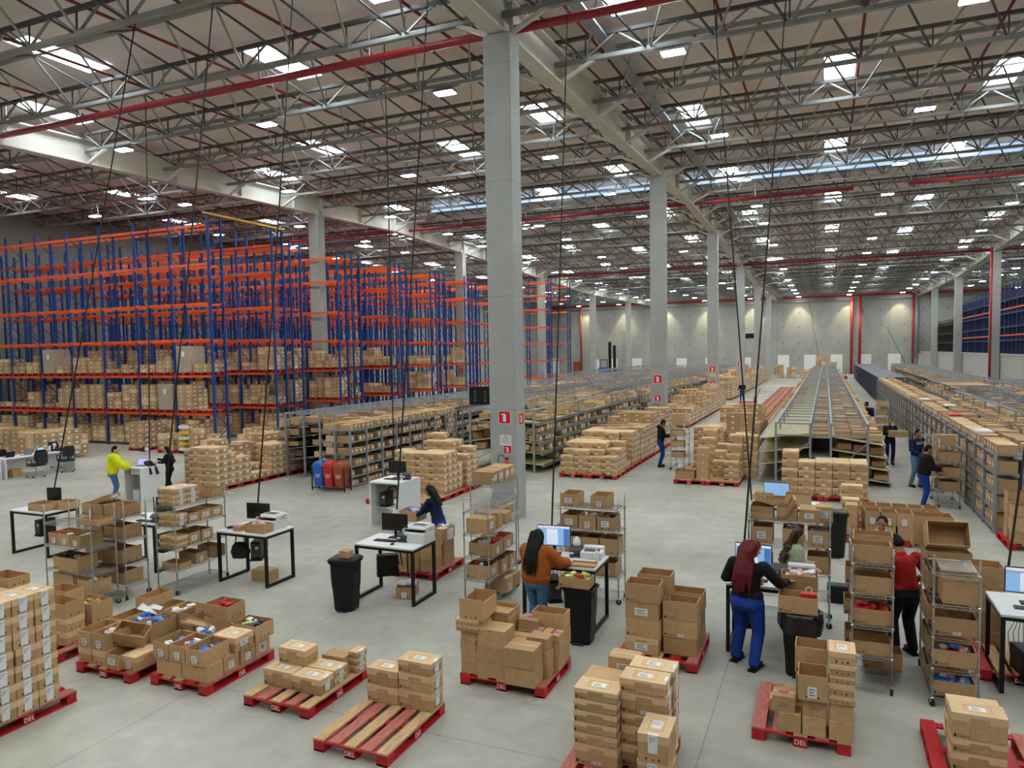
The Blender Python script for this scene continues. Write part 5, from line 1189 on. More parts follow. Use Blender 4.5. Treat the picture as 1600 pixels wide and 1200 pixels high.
# table of the person in orange
table(-4.4, 10.47, 'white table where the person in orange works')
monitor(-4.08, 11.1, T, .1, 'lit blue monitor before the person in orange', 'screen_blue', .56, .34, 1); keyboard(-4.05, 10.8, T, 'black keyboard before the person in orange', .05); mouse(-3.72, 10.78, T, 'black mouse under the hand of the person in orange')
label_printer(-3.68, 11.08, T, 'dark label printer under a white roll by the orange jacket', .1, True); printer(-3.42, 11.1, T, 'compact white printer on the table of the person in orange', .1, .82, True)
for k, (x, y, r) in enumerate(((-3.62, 10.72, .1), (-3.85, 10.6, -.1), (-3.55, 10.86, .3))): paper(x, y, T+.001*k, '%s white paper stack on the table of the person in orange' % ('right', 'left', 'back')[k], rz=r, n=3)
carton('tray', -3.42, 10.62, T+.004, .4, .24, .035, 'empty carton lid at the front right corner of the orange jacket table', .08)
t = thing('spray_bottle', 'white plastic bottle beside the compact printer', 'bottle', (-3.3, 10.92, T)); MB().lathe([(.035, 0), (.038, .02), (.038, .13), (.015, .17)], 14).build('bottle_body', 'white', t, smooth=True); MB().lathe([(.016, .17), (.018, .2), (.01, .22)], 10).box(-.035, -.01, .19, .0, .01, .2).build('cap', 'white', t)
pc(-4.05, 11.0, .3, 'black computer under the table of the person in orange', .5)
bin_(-3.32, 10.15, 'black bin with a liner below the table of the person in orange', lid=False, bag=False, h=.88); stack(-3.36, 10.1, .85, [('open', .15)], 'with bright packs', 'on the bin by the orange jacket', w=.46, d=.28)
goods(-3.36, 10.1, .85, .42, .25, .14, ['goods_green', 'paper', 'goods_green', 'goods_red'], 'yellow green and white packs in the carton on the bin by the orange jacket', 9)
MB().ball((0, 0, 0), (.2, .15, .03), 12).build('bag_liner', 'plastic_bag', [o for o in COL.objects if o.name.startswith('trash_bin')][-1], (0, -.03, .83), smooth=True)
# table of the red haired person
table(-1.28, 10.5, 'white table where the red haired person works')
monitor(-.95, 11.02, T, -.1, 'lit blue monitor before the red haired person', 'screen_blue', .52, .33, 1); keyboard(-.95, 10.75, T, 'black keyboard before the red haired person')
paper(-.62, 10.68, T, 'white papers right of the red haired person', .28, .36, 0, 5); label_printer(-.58, 11.08, T, 'dark label printer right of the red haired person'); printer(-.3, 11.08, T, 'grey topped printer before the person in pale green', 0, .9, True)
P = 'on the red haired person\'s table'
stack(-.3, 10.66, T+.001, [('open', .2)], 'of pink paper bags', P, w=.47, d=.3); goods(-.3, 10.66, T, .43, .26, .19, ['goods_pink', 'paper', 'goods_pink'], 'pink paper packs in the carton on the red haired person\'s table', 11)
stack(-.83, 10.62, T+.001, [('ship', .1, 'p')], 'small one', P, w=.12, d=.16); pc(-1.0, 11.0, .3, 'black computer under the red haired person\'s table', .4)
bin_(-.28, 10.14, 'black bin with a loose bag liner below the red haired person\'s table', lid=False, bag=True, h=.88); stack(-.3, 10.1, .86, [('open', .22)], 'with a red bag', 'on the bin with the loose liner', w=.48, d=.3)
t = thing('gift_bag', 'red paper bag with white handles in the carton on the bagged bin', 'bag', (-.18, 10.12, .9)); MB().bevbox(-.1, -.05, 0, .1, .05, .2, .004).build('bag_body', 'goods_red', t)
MB().path([(-.04, 0, .2), (-.035, 0, .26), (0, 0, .28), (.035, 0, .26), (.04, 0, .2)], .006, 6).build('handle', 'white', t)
# right edge table
table(2.0, 10.4, 'white table at the right picture edge with a lit monitor', wx=1.4, wy=.95)
monitor(2.42, 10.95, T, -.05, 'lit blue monitor at the right picture edge', 'screen_blue', .56, .33, 2); keyboard(2.42, 10.72, T, 'black keyboard at the right picture edge', -.05, 'dark_grey'); pc(2.35, 10.85, .12, 'black computer under the right edge table', .2)
# table behind the wire cart on the right
table(-1.4, 16.0, 'white table behind the wire cart with a lit blank monitor', wx=1.3)
monitor(-.95, 16.5, T, 0, 'lit blank monitor above the wire cart behind the red hair', 'screen_blue', .52, .3)
P = 'on the table with the blank lit monitor'
stack(-.5, 16.3, T+.001, [('open', .25)], 'right one', P, w=.5, d=.34); stack(-.95, 16.15, T+.001, [('open', .16)], 'before the monitor', P, w=.4, d=.28); stack(-1.2, 16.6, T+.001, [('ship', .2, 'p')], 'left one', P, w=.4, d=.3)
bin_(.2, 16.25, 'closed black bin behind the wire cart of the red haired person', rz=.1, h=.95)
tag(MB().bevbox(-.17, -.12, 0, .17, .12, .3, .02).build('computer_case', 'black', None, (.22, 13.3, .0)), 'black box on the floor behind the wire cart', 'box')
# recycling bins
for k, (c, mt) in enumerate((('blue', 'blue_bin'), ('red', 'red_bin'), ('brown', 'brown_bin'))):
    t = thing('recycling_bin', '%s recycling bin with a round white emblem' % c, 'recycling bin', (-14.98+.4*k, 19.02, .14), 0, 'recycling bins')
    def ring(a, z, o=0): return [(-a*.9, -a+o, z), (a*.9, -a+o, z), (a, -a*.9+o, z), (a, a*.9+o, z), (a*.9, a+o, z), (-a*.9, a+o, z), (-a, a*.9+o, z), (-a, -a*.9+o, z)]
    MB().loft([ring(.145, 0), ring(.19, .6), ring(.195, .62)]).build('bin_body', mt, t); MB().loft([ring(.2, .62), ring(.2, .66), ring(.18, .74, .02), ring(.1, .8, .05)]).build('bin_lid', mt, t); MB().prism([(-.13, .665), (.13, .665), (.11, .75), (-.11, .75)], lambda u, v, q: (u, -.2+(v-.66)*.3-q, v), 0, .006).build('flap', mt, t)
    b = MB(); b.T = Matrix.Translation((0, -.175, .36)) @ Matrix.Rotation(PI/2-.07, 4, 'X'); b.lathe([(.085, -.004), (.085, .004)], 20, mi=0); b.lathe([(.07, .003), (.07, .0055)], 20, mi=1); b.lathe([(.05, .005), (.05, .0065)], 3, mi=0); b.lathe([(.025, .006), (.025, .0075)], 3, mi=1); b.build('emblem', ['sign_white', mt], t)
tag(MB().bar((-15.2, 18.85, .1), (-13.95, 18.85, .1), .03, .03).bar((-15.2, 19.2, .1), (-13.95, 19.2, .1), .03, .03).bar((-15.2, 18.85, 0), (-15.2, 18.85, .75), .03, .03).bar((-13.95, 18.85, 0), (-13.95, 18.85, .75), .03, .03).bar((-15.2, 19.2, 0), (-15.2, 19.2, .75), .03, .03).bar((-13.95, 19.2, 0), (-13.95, 19.2, .75), .03, .03).build('bin_stand', 'black'), 'black steel stand holding the three recycling bins', 'stand')
# signs, extinguishers and the screen on the columns
def ext_sign(x, y, z, s, rot, label):
    o = tag(MB().prism([(-s, -s), (s, -s), (s, s), (-s, s)], lambda u, v, t: (u, v, t), 0, .006, 0).prism([(-s*.92, -s*.92), (s*.92, -s*.92), (s*.92, s*.92), (-s*.92, s*.92)], lambda u, v, t: (u, v, t), .006, .008, 1).prism([(-s*.25, -s*.65), (s*.25, -s*.65), (s*.25, s*.3), (s*.1, s*.5), (-s*.1, s*.5), (-s*.25, s*.3)], lambda u, v, t: (u, v, t), .008, .01, 0).prism([(-s*.5, s*.3), (-s*.05, s*.5), (-s*.05, s*.62), (-s*.55, s*.45)], lambda u, v, t: (u, v, t), .008, .01, 0).build('fire_sign', ['sign_white', 'sign_red'], None, (x, y, z)), label, 'sign')
    o.rotation_euler = rot
def extinguisher(x, y, z, label, mt='sign_red'):
    t = thing('fire_extinguisher', label, 'fire extinguisher', (x, y, z)); MB().lathe([(.07, 0), (.08, .02), (.08, .36), (.05, .43), (.025, .45), (.025, .5)], 16).build('cylinder', mt, t, smooth=True)
    MB().box(-.03, -.02, .48, .05, .02, .52).bar((.0, 0, .52), (.1, 0, .56), .02, .015).build('valve_handle', 'black', t); MB().path([(-.02, 0, .5), (-.1, 0, .6), (-.2, -.01, .58), (-.22, -.02, .42), (-.16, -.03, .3)], .012, 6).build('hose', 'black', t); MB().box(-.05, -.083, .12, .05, -.07, .26).build('paper_label', 'paper', t)
fy = 17.055; rx = -7.265
ext_sign(-7.57, fy, 2.66, .17, FRONT, 'larger red extinguisher sign on the front of the nearest column'); ext_sign(rx, 17.42, 2.6, .16, RIGHT, 'red extinguisher sign on the right side of the nearest column'); ext_sign(-7.5, fy, 1.83, .11, FRONT, 'smaller red extinguisher sign under the white notice')
o = tag(MB().box(-.16, 0, -.13, .16, .004, .13, 0).box(-.05, -.001, .08, .05, 0, .1, 1).build('notice', ['paper', 'print_grey'], None, (-7.55, fy-.006, 2.07)), 'white notice with small lines between the column signs', 'notice')
b = MB()
for k in range(4): b.box(-.12, -.002, .04-.04*k, .12-.04*(k % 2), 0, .05-.04*k)
b.build('lettering', 'print_grey', o); extinguisher(-7.5, 16.95, 1.1, 'red fire extinguisher with black hose on the nearest column')
for k, (j, nm) in enumerate(((1, 'second'), (2, 'third'), (3, 'fourth'), (4, 'fifth'))):
    y = COLY[j]-.32; s = .22
    ext_sign(-7.63, y, 2.9, s, FRONT, 'upper red sign on the %s column of the middle row' % nm); ext_sign(-7.63, y, 1.95, s*.75, FRONT, 'lower red sign on the %s column of the middle row' % nm)
    if j < 3: extinguisher(-7.6, y-.09, 1.1, 'fire extinguisher on the %s column of the middle row' % nm, 'brown_bin' if j == 1 else 'sign_red')
tag(MB().box(-.22, 0, -.12, .22, .006, .12).build('exit_sign', 'goods_green', None, (-7.63, COLY[2]-.33, 2.45)), 'small green exit sign on the third column of the middle row', 'sign')
ext_sign(-28.3, COLY[2]-.33, 2.9, .22, FRONT, 'red sign on the column among the far racks')
t = thing('wall_screen', 'black flat screen seen from behind, mounted on the nearest column', 'screen', (-8.38, 17.4, 2.95)); MB().bevbox(-.36, -.03, 0, .33, .03, .48, .01).build('housing', 'black', t)
b = MB()
for s in (-.18, .12):
    for k in range(5): b.box(s-.03, -.033, .1+.06*k, s+.03, -.03, .12+.06*k)
b.build('vent_slots', 'mid_grey', t); MB().bar((.3, 0, .3), (.4, 0, .3), .06, .06).build('mount', 'black', t)
tag(MB().bevbox(-.5, -.04, 0, .5, .04, .6, .02).build('hanging_screen', 'black', None, (-8.5, 92.97, 5.6)), 'far black screen mounted beside the fifth middle column', 'screen')
# counter with laptop
t = thing('counter_desk', 'tall white counter where the person in yellow stands', 'counter', (-19.4, 16.1, 0))
MB().bevbox(-.38, -.45, .97, .36, .45, 1.01, .004).build('counter_top', 'white', t); MB().prism([(-.45, 0), (.45, 0), (.45, .97), (-.45, .97)], lambda u, v, q: (q, u, v), .32, .36).build('side_panel', 'white', t); MB().box(-.38, .3, 0, .32, .34, .97).box(-.38, -.42, 0, -.34, .34, .97).build('back_panel', 'white_gloss', t); MB().box(-.1, -.4, .8, .32, .3, .97).build('drawer_unit', 'white', t); MB().box(-.2, -.3, 0, .1, .1, .3).build('pedestal', 'white', t)
def laptop(x, y, z, rz, label, mt, c='mid_grey'):
    t = thing('laptop', label, 'laptop', (x, y, z), rz); MB().bevbox(-.16, -.11, 0, .16, .11, .015, .004).build('keyboard_base', c, t)
    MB().prism([(-.16, 0), (.16, 0), (.16, .21), (-.16, .21)], lambda u, v, q: (u, .11+v*.3+q, .015+v*.95), 0, .008).build('screen_lid', c, t); MB().prism([(-.15, .01), (.15, .01), (.15, .2), (-.15, .2)], lambda u, v, q: (u, .109+v*.3-q, .015+v*.95), 0, .002).build('display', mt, t)
laptop(-19.45, 16.0, 1.01, .35, 'open laptop on the counter before the person in yellow', 'screen_violet')
t = thing('counter_lamp', 'thin black desk lamp with cone shades on the tall white counter', 'lamp', (-19.15, 16.1, 1.01)); MB().lathe([(.09, 0), (.09, .02), (.012, .03), (.012, .95)], 10).bar((0, 0, .93), (-.25, 0, .8), .015, .015).build('lamp_arm', 'black', t); MB().lathe([(.09, 0), (.02, .14)], 14, (-.25, 0)).build('lamp_shade', 'black', t, (0, 0, .45)); MB().ball((-.12, 0, .52), (.06, .06, .06), 10).build('webcam', 'paper', t)
tag(MB().path([(0, 0, 0), (.12, .02, .02), (.3, .06, .0), (.36, .1, -.15), (.38, .14, -.3)], .045, 8).path([(0, .05, .0), (.25, -.1, .02), (.36, -.12, -.1), (.4, -.1, -.28)], .04, 8).ball((.1, .02, .05), (.16, .13, .07), 10).build('jacket_heap', 'black_soft', None, (-19.4, 16.15, 1.05), -.1, smooth=True), 'black jacket thrown over the tall white counter', 'jacket')
tag(MB().lathe([(.035, 0), (.038, .14), (.015, .19), (.015, .21)], 12).build('water_bottle', 'white', None, (-19.12, 16.3, 1.01), smooth=True), 'white bottle on the tall white counter', 'bottle')
# office desks on the left
t = thing('office_desk', 'long white desk with laptops left of the tall racks', 'desk', (-27.9, 18.3, 0)); MB().bevbox(-.45, -1.35, .71, .42, 1.35, .75, .004).build('desk_top', 'white', t)
for y in (-1.35, 1.31): MB().box(-.45, y, 0, .42, y+.04, .71).build('end_panel', 'white', t)
MB().box(-.06, -1.3, .2, -.03, 1.3, .71).build('modesty_panel', 'white_gloss', t)
t = thing('office_desk', 'nearer white desk with a grey front at the left picture edge', 'desk', (-27.95, 15.8, 0)); MB().bevbox(-.45, -1.05, .71, .42, 1.05, .75, .004).build('desk_top', 'white', t); MB().box(.3, -1.0, .06, .33, .98, .71).build('front_panel', 'galv', t); MB().box(-.45, .98, 0, .42, 1.03, .71).build('end_panel', 'white', t)
laptop(-27.75, 18.6, .75, PI/2+.3, 'laptop with a lit blue screen on the long desk', 'screen_blue'); laptop(-27.95, 17.35, .75, -PI/2, 'dark closed looking laptop at the near end of the long desk', 'screen_off', 'black'); laptop(-27.95, 18.0, .75, -PI/2+.1, 'grey laptop in the middle of the long desk', 'screen_off')
paper(-27.7, 17.8, .75, 'loose papers on the long desk', .25, .4, .2, 4); tag(MB().lathe([(.04, 0), (.04, .25)], 12).build('drinking_bottle', 'black', None, (-27.9, 19.0, .75)), 'black bottle on the long desk', 'bottle'); tag(MB().ball((0, 0, .1), (.16, .12, .13), 10).ball((.05, .1, .22), (.08, .07, .09), 8).build('tissue_pack', 'foam', None, (-28.1, 19.1, .75), smooth=True), 'white crumpled pack on the long desk', 'pack'); tag(MB().ball((0, 0, .05), (.25, .3, .07), 10).build('folded_jacket', 'black_soft', None, (-27.9, 19.35, .75), smooth=True), 'black garment lying on the far end of the long desk', 'jacket')
stack(-27.9, 17.5, 0, [('ship', .3, 'p')], 'dark one on the floor', 'under the long office desk', w=.4, d=.35)
def chair(x, y, rz, label, coat=False):
    t = thing('office_chair', label, 'office chair', (x, y, 0), rz); b = MB()
    for k in range(5): a = k*2*PI/5; b.bar((0, 0, .1), (.3*math.cos(a), .3*math.sin(a), .07), .035, .03)
    b.lathe([(.03, .08), (.03, .42)], 10); b.build('star_base', 'chrome', t); b = MB()
    for k in range(5): a = k*2*PI/5; b.ball((.3*math.cos(a), .3*math.sin(a), .03), (.03, .03, .03), 8)
    b.build('caster', 'rubber', t); MB().bevbox(-.24, -.24, .42, .24, .24, .5, .03).build('seat', 'black_soft', t)
    MB().prism([(-.2, .62), (.2, .62), (.23, .85), (.17, 1.02), (-.17, 1.02), (-.23, .85)], lambda u, v, q: (u, -.24-(v-.6)*.12+q, v), 0, .03).build('backrest', 'black_soft', t); MB().bar((0, -.2, .45), (0, -.26, .8), .05, .03).build('back_support', 'black', t)
    for s in (-1, 1): MB().path([(s*.24, -.15, .46), (s*.28, -.15, .66), (s*.28, .12, .68), (s*.25, .15, .46)], .018, 6).build('armrest', 'black', t)
    if coat: MB().bevbox(-.22, -.4, .5, .22, -.28, .98, .05).build('hung_coat', 'black_soft', t)
chair(-27.0, 17.75, PI/2, 'black office chair with a coat on its back at the long desk', True); chair(-27.05, 18.95, PI/2-.2, 'black mesh office chair without a coat at the long desk'); chair(-28.6, 19.7, -PI/2, 'black office chair behind the far end of the long desk')
# far vehicles
t = thing('reach_truck', 'blue reach truck with tall black mast near the far wall', 'forklift', (-32.8, 118, 0)); MB().bevbox(-2, -.9, .3, -.3, .9, 1.7, .1).build('truck_body', 'blue_bin', t); MB().bar((-1.7, -.7, 1.7), (-1.7, -.7, 2.9), .1, .1).bar((-.5, -.7, 1.7), (-.5, -.7, 2.9), .1, .1).box(-1.9, -.8, 2.9, -.3, .8, 3.0).build('cab_guard', 'black', t)
for s in (-.4, .4): MB().box(.2+s-.2, -.3, .1, .2+s+.2, .2, 5.9-.6*(s > 0)).build('mast', 'black', t)
MB().box(1.0, -.6, .4, 1.9, .6, 1.5).build('carriage', 'blue_bin', t)
for x in (-1.6, -.2, 1.2): MB().lathe([(.3, -.1), (.3, .1)], 14).build('wheel', 'rubber', t, (x, -.8, .3)).rotation_euler = (PI/2, 0, 0)
def jack(x, y, rz, label):
    t = thing('pallet_jack', label, 'pallet jack', (x, y, 0), rz)
    for s in (-1, 1): MB().bevbox(s*.2-.08, 0, .08, s*.2+.08, 1.15, .14, .02).build('fork', 'pallet_red', t)
    MB().prism([(-.28, .08), (.28, .08), (.12, .5), (-.12, .5)], lambda u, v, q: (u, q, v), -.2, .02).build('pump_housing', 'pallet_red', t); MB().bar((0, -.15, .4), (0, -.45, 1.15), .04, .04).bar((-.15, -.45, 1.15), (.15, -.45, 1.15), .04, .04).build('tow_handle', 'black', t); MB().ball((0, -.15, .09), (.09, .09, .09), 10).build('wheel', 'rubber', t)
jack(-5.2, 60.5, PI/2+.2, 'red pallet jack beside the far walking person')
jack(2.5, 108, 0, 'red pallet jack parked near the far standpipes')
# ---------------------------------------------------------------- people
SK = {'a': S(206,160,132), 'b': S(172,122,92), 'c': S(222,178,152)}
for k, c in SK.items(): mat('skin_'+k, c, .55, noise=.05, ns=12)
for k, c in {'hair_black': (14,12,12), 'hair_brown': (58,38,26), 'hair_red': (92,14,22), 'cloth_orange': (160,88,36), 'denim': (70,108,150), 'denim_pale': (96,140,176), 'cloth_black': (22,22,25), 'cloth_navy': (28,38,74), 'work_blue': (24,58,142), 'cloth_green': (166,172,146), 'cloth_grey': (150,156,164), 'cloth_red': (168,28,32), 'cloth_yellow': (222,226,26), 'shoe_black': (20,20,21), 'shoe_grey': (86,86,88), 'cloth_greyblue': (120,140,160), 'eye_white': (225,222,215), 'lip': (150,82,74)}.items():
    mat(k, S(*c), (.5 if 'red' in k or 'brown' in k else .7) if 'hair' in k else .8, spec=.25, noise=.12, ns=18, bump=.0 if 'eye' in k else .25, stretch=(3, 3, .6) if 'hair' in k else None)
def cap(b, a, c, ra, rc, n=10):
    b.tube(a, c, ra, n, None, rc); b.ball(a, ra, n); b.ball(c, rc, n); return b
def remesh(o, vox, it=6, f=.5):
    m = o.modifiers.new('r', 'REMESH'); m.mode = 'VOXEL'; m.voxel_size = vox; m.use_smooth_shade = True
    s = o.modifiers.new('s', 'SMOOTH'); s.factor = f; s.iterations = it
    return o
PENDING = []
def ik(sh, wr, l1, l2, hint):
    d = wr-sh; L_ = min(d.length, (l1+l2)*.995); d.normalize(); wr = sh+d*L_
    a = (l1*l1-l2*l2+L_*L_)/(2*L_); hgt = math.sqrt(max(0, l1*l1-a*a)); p = hint-d*hint.dot(d); p.normalize()
    return sh+d*a+p*hgt, wr
def person(label, x, y, yaw, h, top, bottom, hair, skin='skin_b', lh=(-.25, .1, .85), rh=(.25, .1, .85), lean=0, head=(0, 0), hairstyle='short', shoes='shoe_black', feet=((-.1, 0), (.1, 0)), vox=.012, puffy=0, seat=False, hood=None, female=False, curl=.5, bulk=1.0):
    s = h/1.7; V = Vector
    root = thing('person', label, 'person', (x, y, 0), yaw)
    up = Matrix.Translation((0, 0, .93)) @ Matrix.Rotation(-lean, 4, 'X') @ Matrix.Translation((0, 0, -.93))
    U = lambda *p: up @ V(p)
    dz = -.42 if seat else 0
    hm = Matrix.Translation(U(0, .015, 1.50)) @ Matrix.Rotation(head[0], 4, 'Z') @ Matrix.Rotation(-head[1]-lean*.5, 4, 'X')
    Hd = lambda *p: hm @ V(p)
    sw = .165 if female else .185; hw = .1 if female else .09
    sh = [U(-sw, 0, 1.385), U(sw, 0, 1.385)]; hips = [V((-hw, 0, .9)), V((hw, 0, .9))]
    ank = [V((feet[0][0], feet[0][1]-.02, .085)), V((feet[1][0], feet[1][1]-.02, .085))]
    if seat: ank = [V((-.12, .4, .5)), V((.12, .4, .5))]
    kn = []
    for k in range(2): q, _ = ik(hips[k], ank[k], .42, .42, V((0, 1, .1))); kn.append(q)
    arms = []
    for k, w in enumerate((lh, rh)):
        e, wr = ik(sh[k], V(w), .285, .255, V(((-.6 if k == 0 else .6), -.5, -1))); arms.append((e, wr))
    B = MB(); b = B
    # one continuous body: head, neck, torso, limbs, hands with five fingers
    b.T = hm
    b.ball((0, .0, .115), (.073, .092, .108), 14); b.ball((0, .035, .055), (.055, .062, .06), 12); b.ball((0, .075, .012), (.028, .025, .022), 8); b.ball((0, .1, .08), (.013, .022, .02), 8); b.ball((0, .088, .1), (.011, .014, .03), 8)
    for q in (-1, 1): b.ball((q*.076, -.005, .095), (.01, .022, .032), 8); b.ball((q*.034, .078, .075), (.022, .02, .018), 8)
    b.ball((0, .09, .038), (.024, .012, .008), 8); b.T = None
    cap(b, U(0, -.01, 1.38), Hd(0, -.012, .03), .056, .05)
    cap(b, U(0, 0, 1.02), U(0, .0, 1.3), .105, .12); cap(b, U(-.1, 0, 1.33), U(.1, 0, 1.33), .07, .07); cap(b, V((-.06, 0, .95)), V((.06, 0, .95)), .1, .1)
    for k in range(2):
        q = -1 if k == 0 else 1; e, wr = arms[k]
        cap(b, sh[k], e, .05, .04); cap(b, e, wr, .04, .027); cap(b, hips[k], kn[k], .078, .055); cap(b, kn[k], ank[k], .052, .036); cap(b, ank[k], ank[k]+V((0, .12, -.045)), .035, .03)
        d = (wr-e).normalized(); side = d.cross(V((0, 0, 1))); side = V((1, 0, 0)) if side.length < .1 else side.normalized(); nrm = side.cross(d)
        if nrm.z > 0: nrm = -nrm
        side = side*(-q) if True else side                       # thumb side points inward
        if side.x*q > 0: side = -side
        for f in range(4):
            off = side*(.027-.018*f); p0 = wr+d*.015+off*.6; p1 = wr+d*.085+off; cap(b, p0, p1, .013, .0115, 8)
            L_ = (.07, .078, .072, .056)[f]; p2 = p1+(d*math.cos(curl*.6)+nrm*math.sin(curl*.6)+side*(.12-.08*f))*L_*.55; p3 = p2+(d*math.cos(curl*1.6)+nrm*math.sin(curl*1.6))*L_*.45
            cap(b, p1, p2, .0095, .0085, 8); cap(b, p2, p3, .0085, .007, 8)
        t0 = wr+d*.025+side*.024; t1 = t0+(d*.6+side*.75+nrm*.25).normalized()*.042; t2 = t1+(d*.9+side*.2+nrm*.3).normalized()*.032
        cap(b, t0, t1, .0125, .0105, 8); cap(b, t1, t2, .0105, .008, 8)
    def out(b, name, mt, vx, it=5):
        for i, v in enumerate(b.v): b.v[i] = (v[0]*s*bulk, v[1]*s*(bulk if v[1] < .2 else 1), (v[2]+dz)*s)
        o = b.build(name, mt, root, smooth=True)
        if vx: remesh(o, vx, it); PENDING.append(o)
        return o
    out(B, 'body', skin, min(vox*.62, .012), 3)
    g = .018+puffy; b = MB()                                     # upper garment
    cap(b, U(0, -.0, 1.02), U(0, .0, 1.28), .118+g, .128+g*.8); cap(b, U(-.09, -.01, 1.33), U(.09, -.01, 1.33), .075+g*.7, .075+g*.7); cap(b, U(-.07, 0, .97), U(.07, 0, .97), .1+g*.8, .1+g*.8); cap(b, U(0, -.01, 1.36), U(0, 0, 1.43), .075, .062)
    if female: cap(b, U(-.06, .09, 1.25), U(.06, .09, 1.25), .06+g*.5, .06+g*.5)
    for k in range(2):
        e, wr = arms[k]; d = (wr-e)*.93
        cap(b, sh[k], e, .06+g*.9, .05+g*.8); cap(b, e, e+d, .05+g*.8, .036+g*.5)
        if puffy:
            for t in range(4): b.ball(sh[k].lerp(e, .15+.28*t), .062+g, 10); b.ball(e.lerp(wr, .1+.24*t), .05+g*.9, 10)
    if puffy:
        for t in range(6): cap(b, U(-.06, 0, .98+.07*t), U(.06, 0, .98+.07*t), .118+g, .118+g)
    if hood: b.ball(U(0, -.09, 1.44), (.12, .09, .08), 12)
    out(b, 'jacket' if puffy else 'sweater', top, vox, 4)
    if hood: 
        b = MB(); b.ball(U(0, -.09, 1.455), (.11, .085, .075), 12); cap(b, U(-.08, -.02, 1.43), U(.08, -.02, 1.43), .05, .05); out(b, 'hood', hood, vox)
    b = MB()                                                     # trousers
    cap(b, V((-.075, -.005, .93)), V((.075, -.005, .93)), .112, .112); cap(b, V((-.07, -.04, .87)), V((.07, -.04, .87)), .1, .1)
    for k in range(2): cap(b, hips[k], kn[k], .097, .072); cap(b, kn[k], ank[k]+V((0, 0, .0)), .07, .058)
    out(b, 'trousers', bottom, vox, 4)
    for k in range(2):
        a = ank[k]; b = MB(); b.ball((a.x, a.y+.06, .04), (.045, .14, .042), 12); b.ball((a.x, a.y-.0, .075), (.045, .06, .055), 12); b.box(a.x-.042, a.y-.07, .0, a.x+.042, a.y+.18, .022)
        if seat: continue
        out(b, 'shoe', shoes, 0)
    b = MB(); b.T = hm                                           # hair
    b.ball((0, -.014, .135), (.081, .092, .098), 14); b.ball((0, -.04, .09), (.076, .07, .085), 12)
    if hairstyle in ('long', 'wavy', 'braids'):
        b.T = None
        for q in (-3, -2, -1, 0, 1, 2, 3):
            sp = .026 if hairstyle != 'wavy' else .032
            j = .018*math.sin(q*2.3); back = -.15-puffy*1.2
            pts = [Hd(q*.024, -.06, .16), Hd(q*.028, -.088, .05), U(q*sp, back+.035+abs(q)*.008, 1.42), U(q*sp+j, back-.005+abs(q)*.006, 1.28), U(q*sp*1.05+j, back-.01, 1.15), U(q*sp*.9+j*1.6, back, 1.04+.03*math.sin(q*1.7))]
            if hairstyle == 'braids': pts = [pts[0], pts[1], pts[2], U(q*.022, back+.01, 1.25)]
            rr = (.034, .033, .03, .026, .02, .008)
            for i in range(len(pts)-1): cap(b, pts[i], pts[i+1], rr[i], rr[i+1], 8)
            if hairstyle == 'wavy':
                for t in range(6): b.ball(pts[2].lerp(pts[4], t/5)+V((q*.012+.03*math.sin(t*2.2+q), -.008, 0)), .036, 8)
        for q in (-1, 1): cap(b, Hd(q*.075, -.02, .12), Hd(q*.078, -.03, .0), .03, .028)
    if hairstyle == 'bun': b.ball((0, -.11, .16), (.045, .045, .045), 10)
    b.T = None; out(b, 'hair', hair, vox*.8, 4)
    if vox < .02:
        b = MB(); b.T = hm
        for q in (-1, 1): b.ball((q*.031, .079, .108), (.011, .01, .0055), 8, 0); b.ball((q*.031, .0875, .108), (.0055, .004, .0055), 8, 1); b.box(q*.031-.019, .078, .124, q*.031+.019, .092, .13, 1)
        b.T = None; out(b, 'eyes', ['eye_white', 'hair_black'], 0); b = MB(); b.T = hm; b.ball((0, .1, .038), (.022, .006, .006), 8); b.T = None; out(b, 'lips', 'lip', 0)
    return root
E_ = -PI/2
person('person in an orange jacket and blue jeans working at a lit monitor', -4.02, 10.12, -.12, 1.6, 'cloth_orange', 'denim', 'hair_black', 'skin_a', (-.16, .42, 1.1), (.3, .45, 1.12), .08, (.1, .25), 'long', puffy=.035, female=True, feet=((-.07, .0), (.1, -.1)), vox=.011, bulk=1.12)
person('person with dark red hair, black sweater and blue trousers at a table', -.96, 10.16, -.35, 1.7, 'cloth_black', 'work_blue', 'hair_red', 'skin_c', (-.25, .32, 1.05), (.32, .4, 1.14), .1, (-.45, .35), 'long', female=True, feet=((-.14, .05), (.12, -.06)), vox=.011, curl=.25, bulk=1.25)
person('person with wavy brown hair and a pale green jacket', -.45, 11.5, E_+.2, 1.62, 'cloth_green', 'denim', 'hair_brown', 'skin_a', (.05, .3, 1.1), (-.02, .28, 1.14), .12, (-.1, .2), 'wavy', female=True, puffy=.008, vox=.012)
person('person with short dark hair and a grey hood looking at the camera', .82, 12.35, PI-.1, 1.72, 'cloth_grey', 'cloth_black', 'hair_black', 'skin_b', (-.2, .25, 1.0), (.22, .22, .95), .1, (-.1, .15), hood='cloth_grey', vox=.011)
person('person in a red sweater and black trousers seen from behind', 1.04, 11.25, .45, 1.68, 'cloth_red', 'cloth_black', 'hair_black', 'skin_b', (-.3, .25, 1.0), (.25, .25, 1.0), .2, (.3, .6), feet=((-.12, .0), (.12, .05)), vox=.012, bulk=1.2)
person('person in navy with dark braids bending over a carton', -7.3, 13.0, PI/2-.1, 1.62, 'cloth_navy', 'work_blue', 'hair_black', 'skin_b', (-.18, .5, 1.0), (.18, .52, 1.0), .28, (.1, .3), 'braids', female=True, vox=.012)
stack(-7.92, 13.02, .86, [('open', .22)], 'held by the person', 'in navy with braids', w=.42, d=.4)
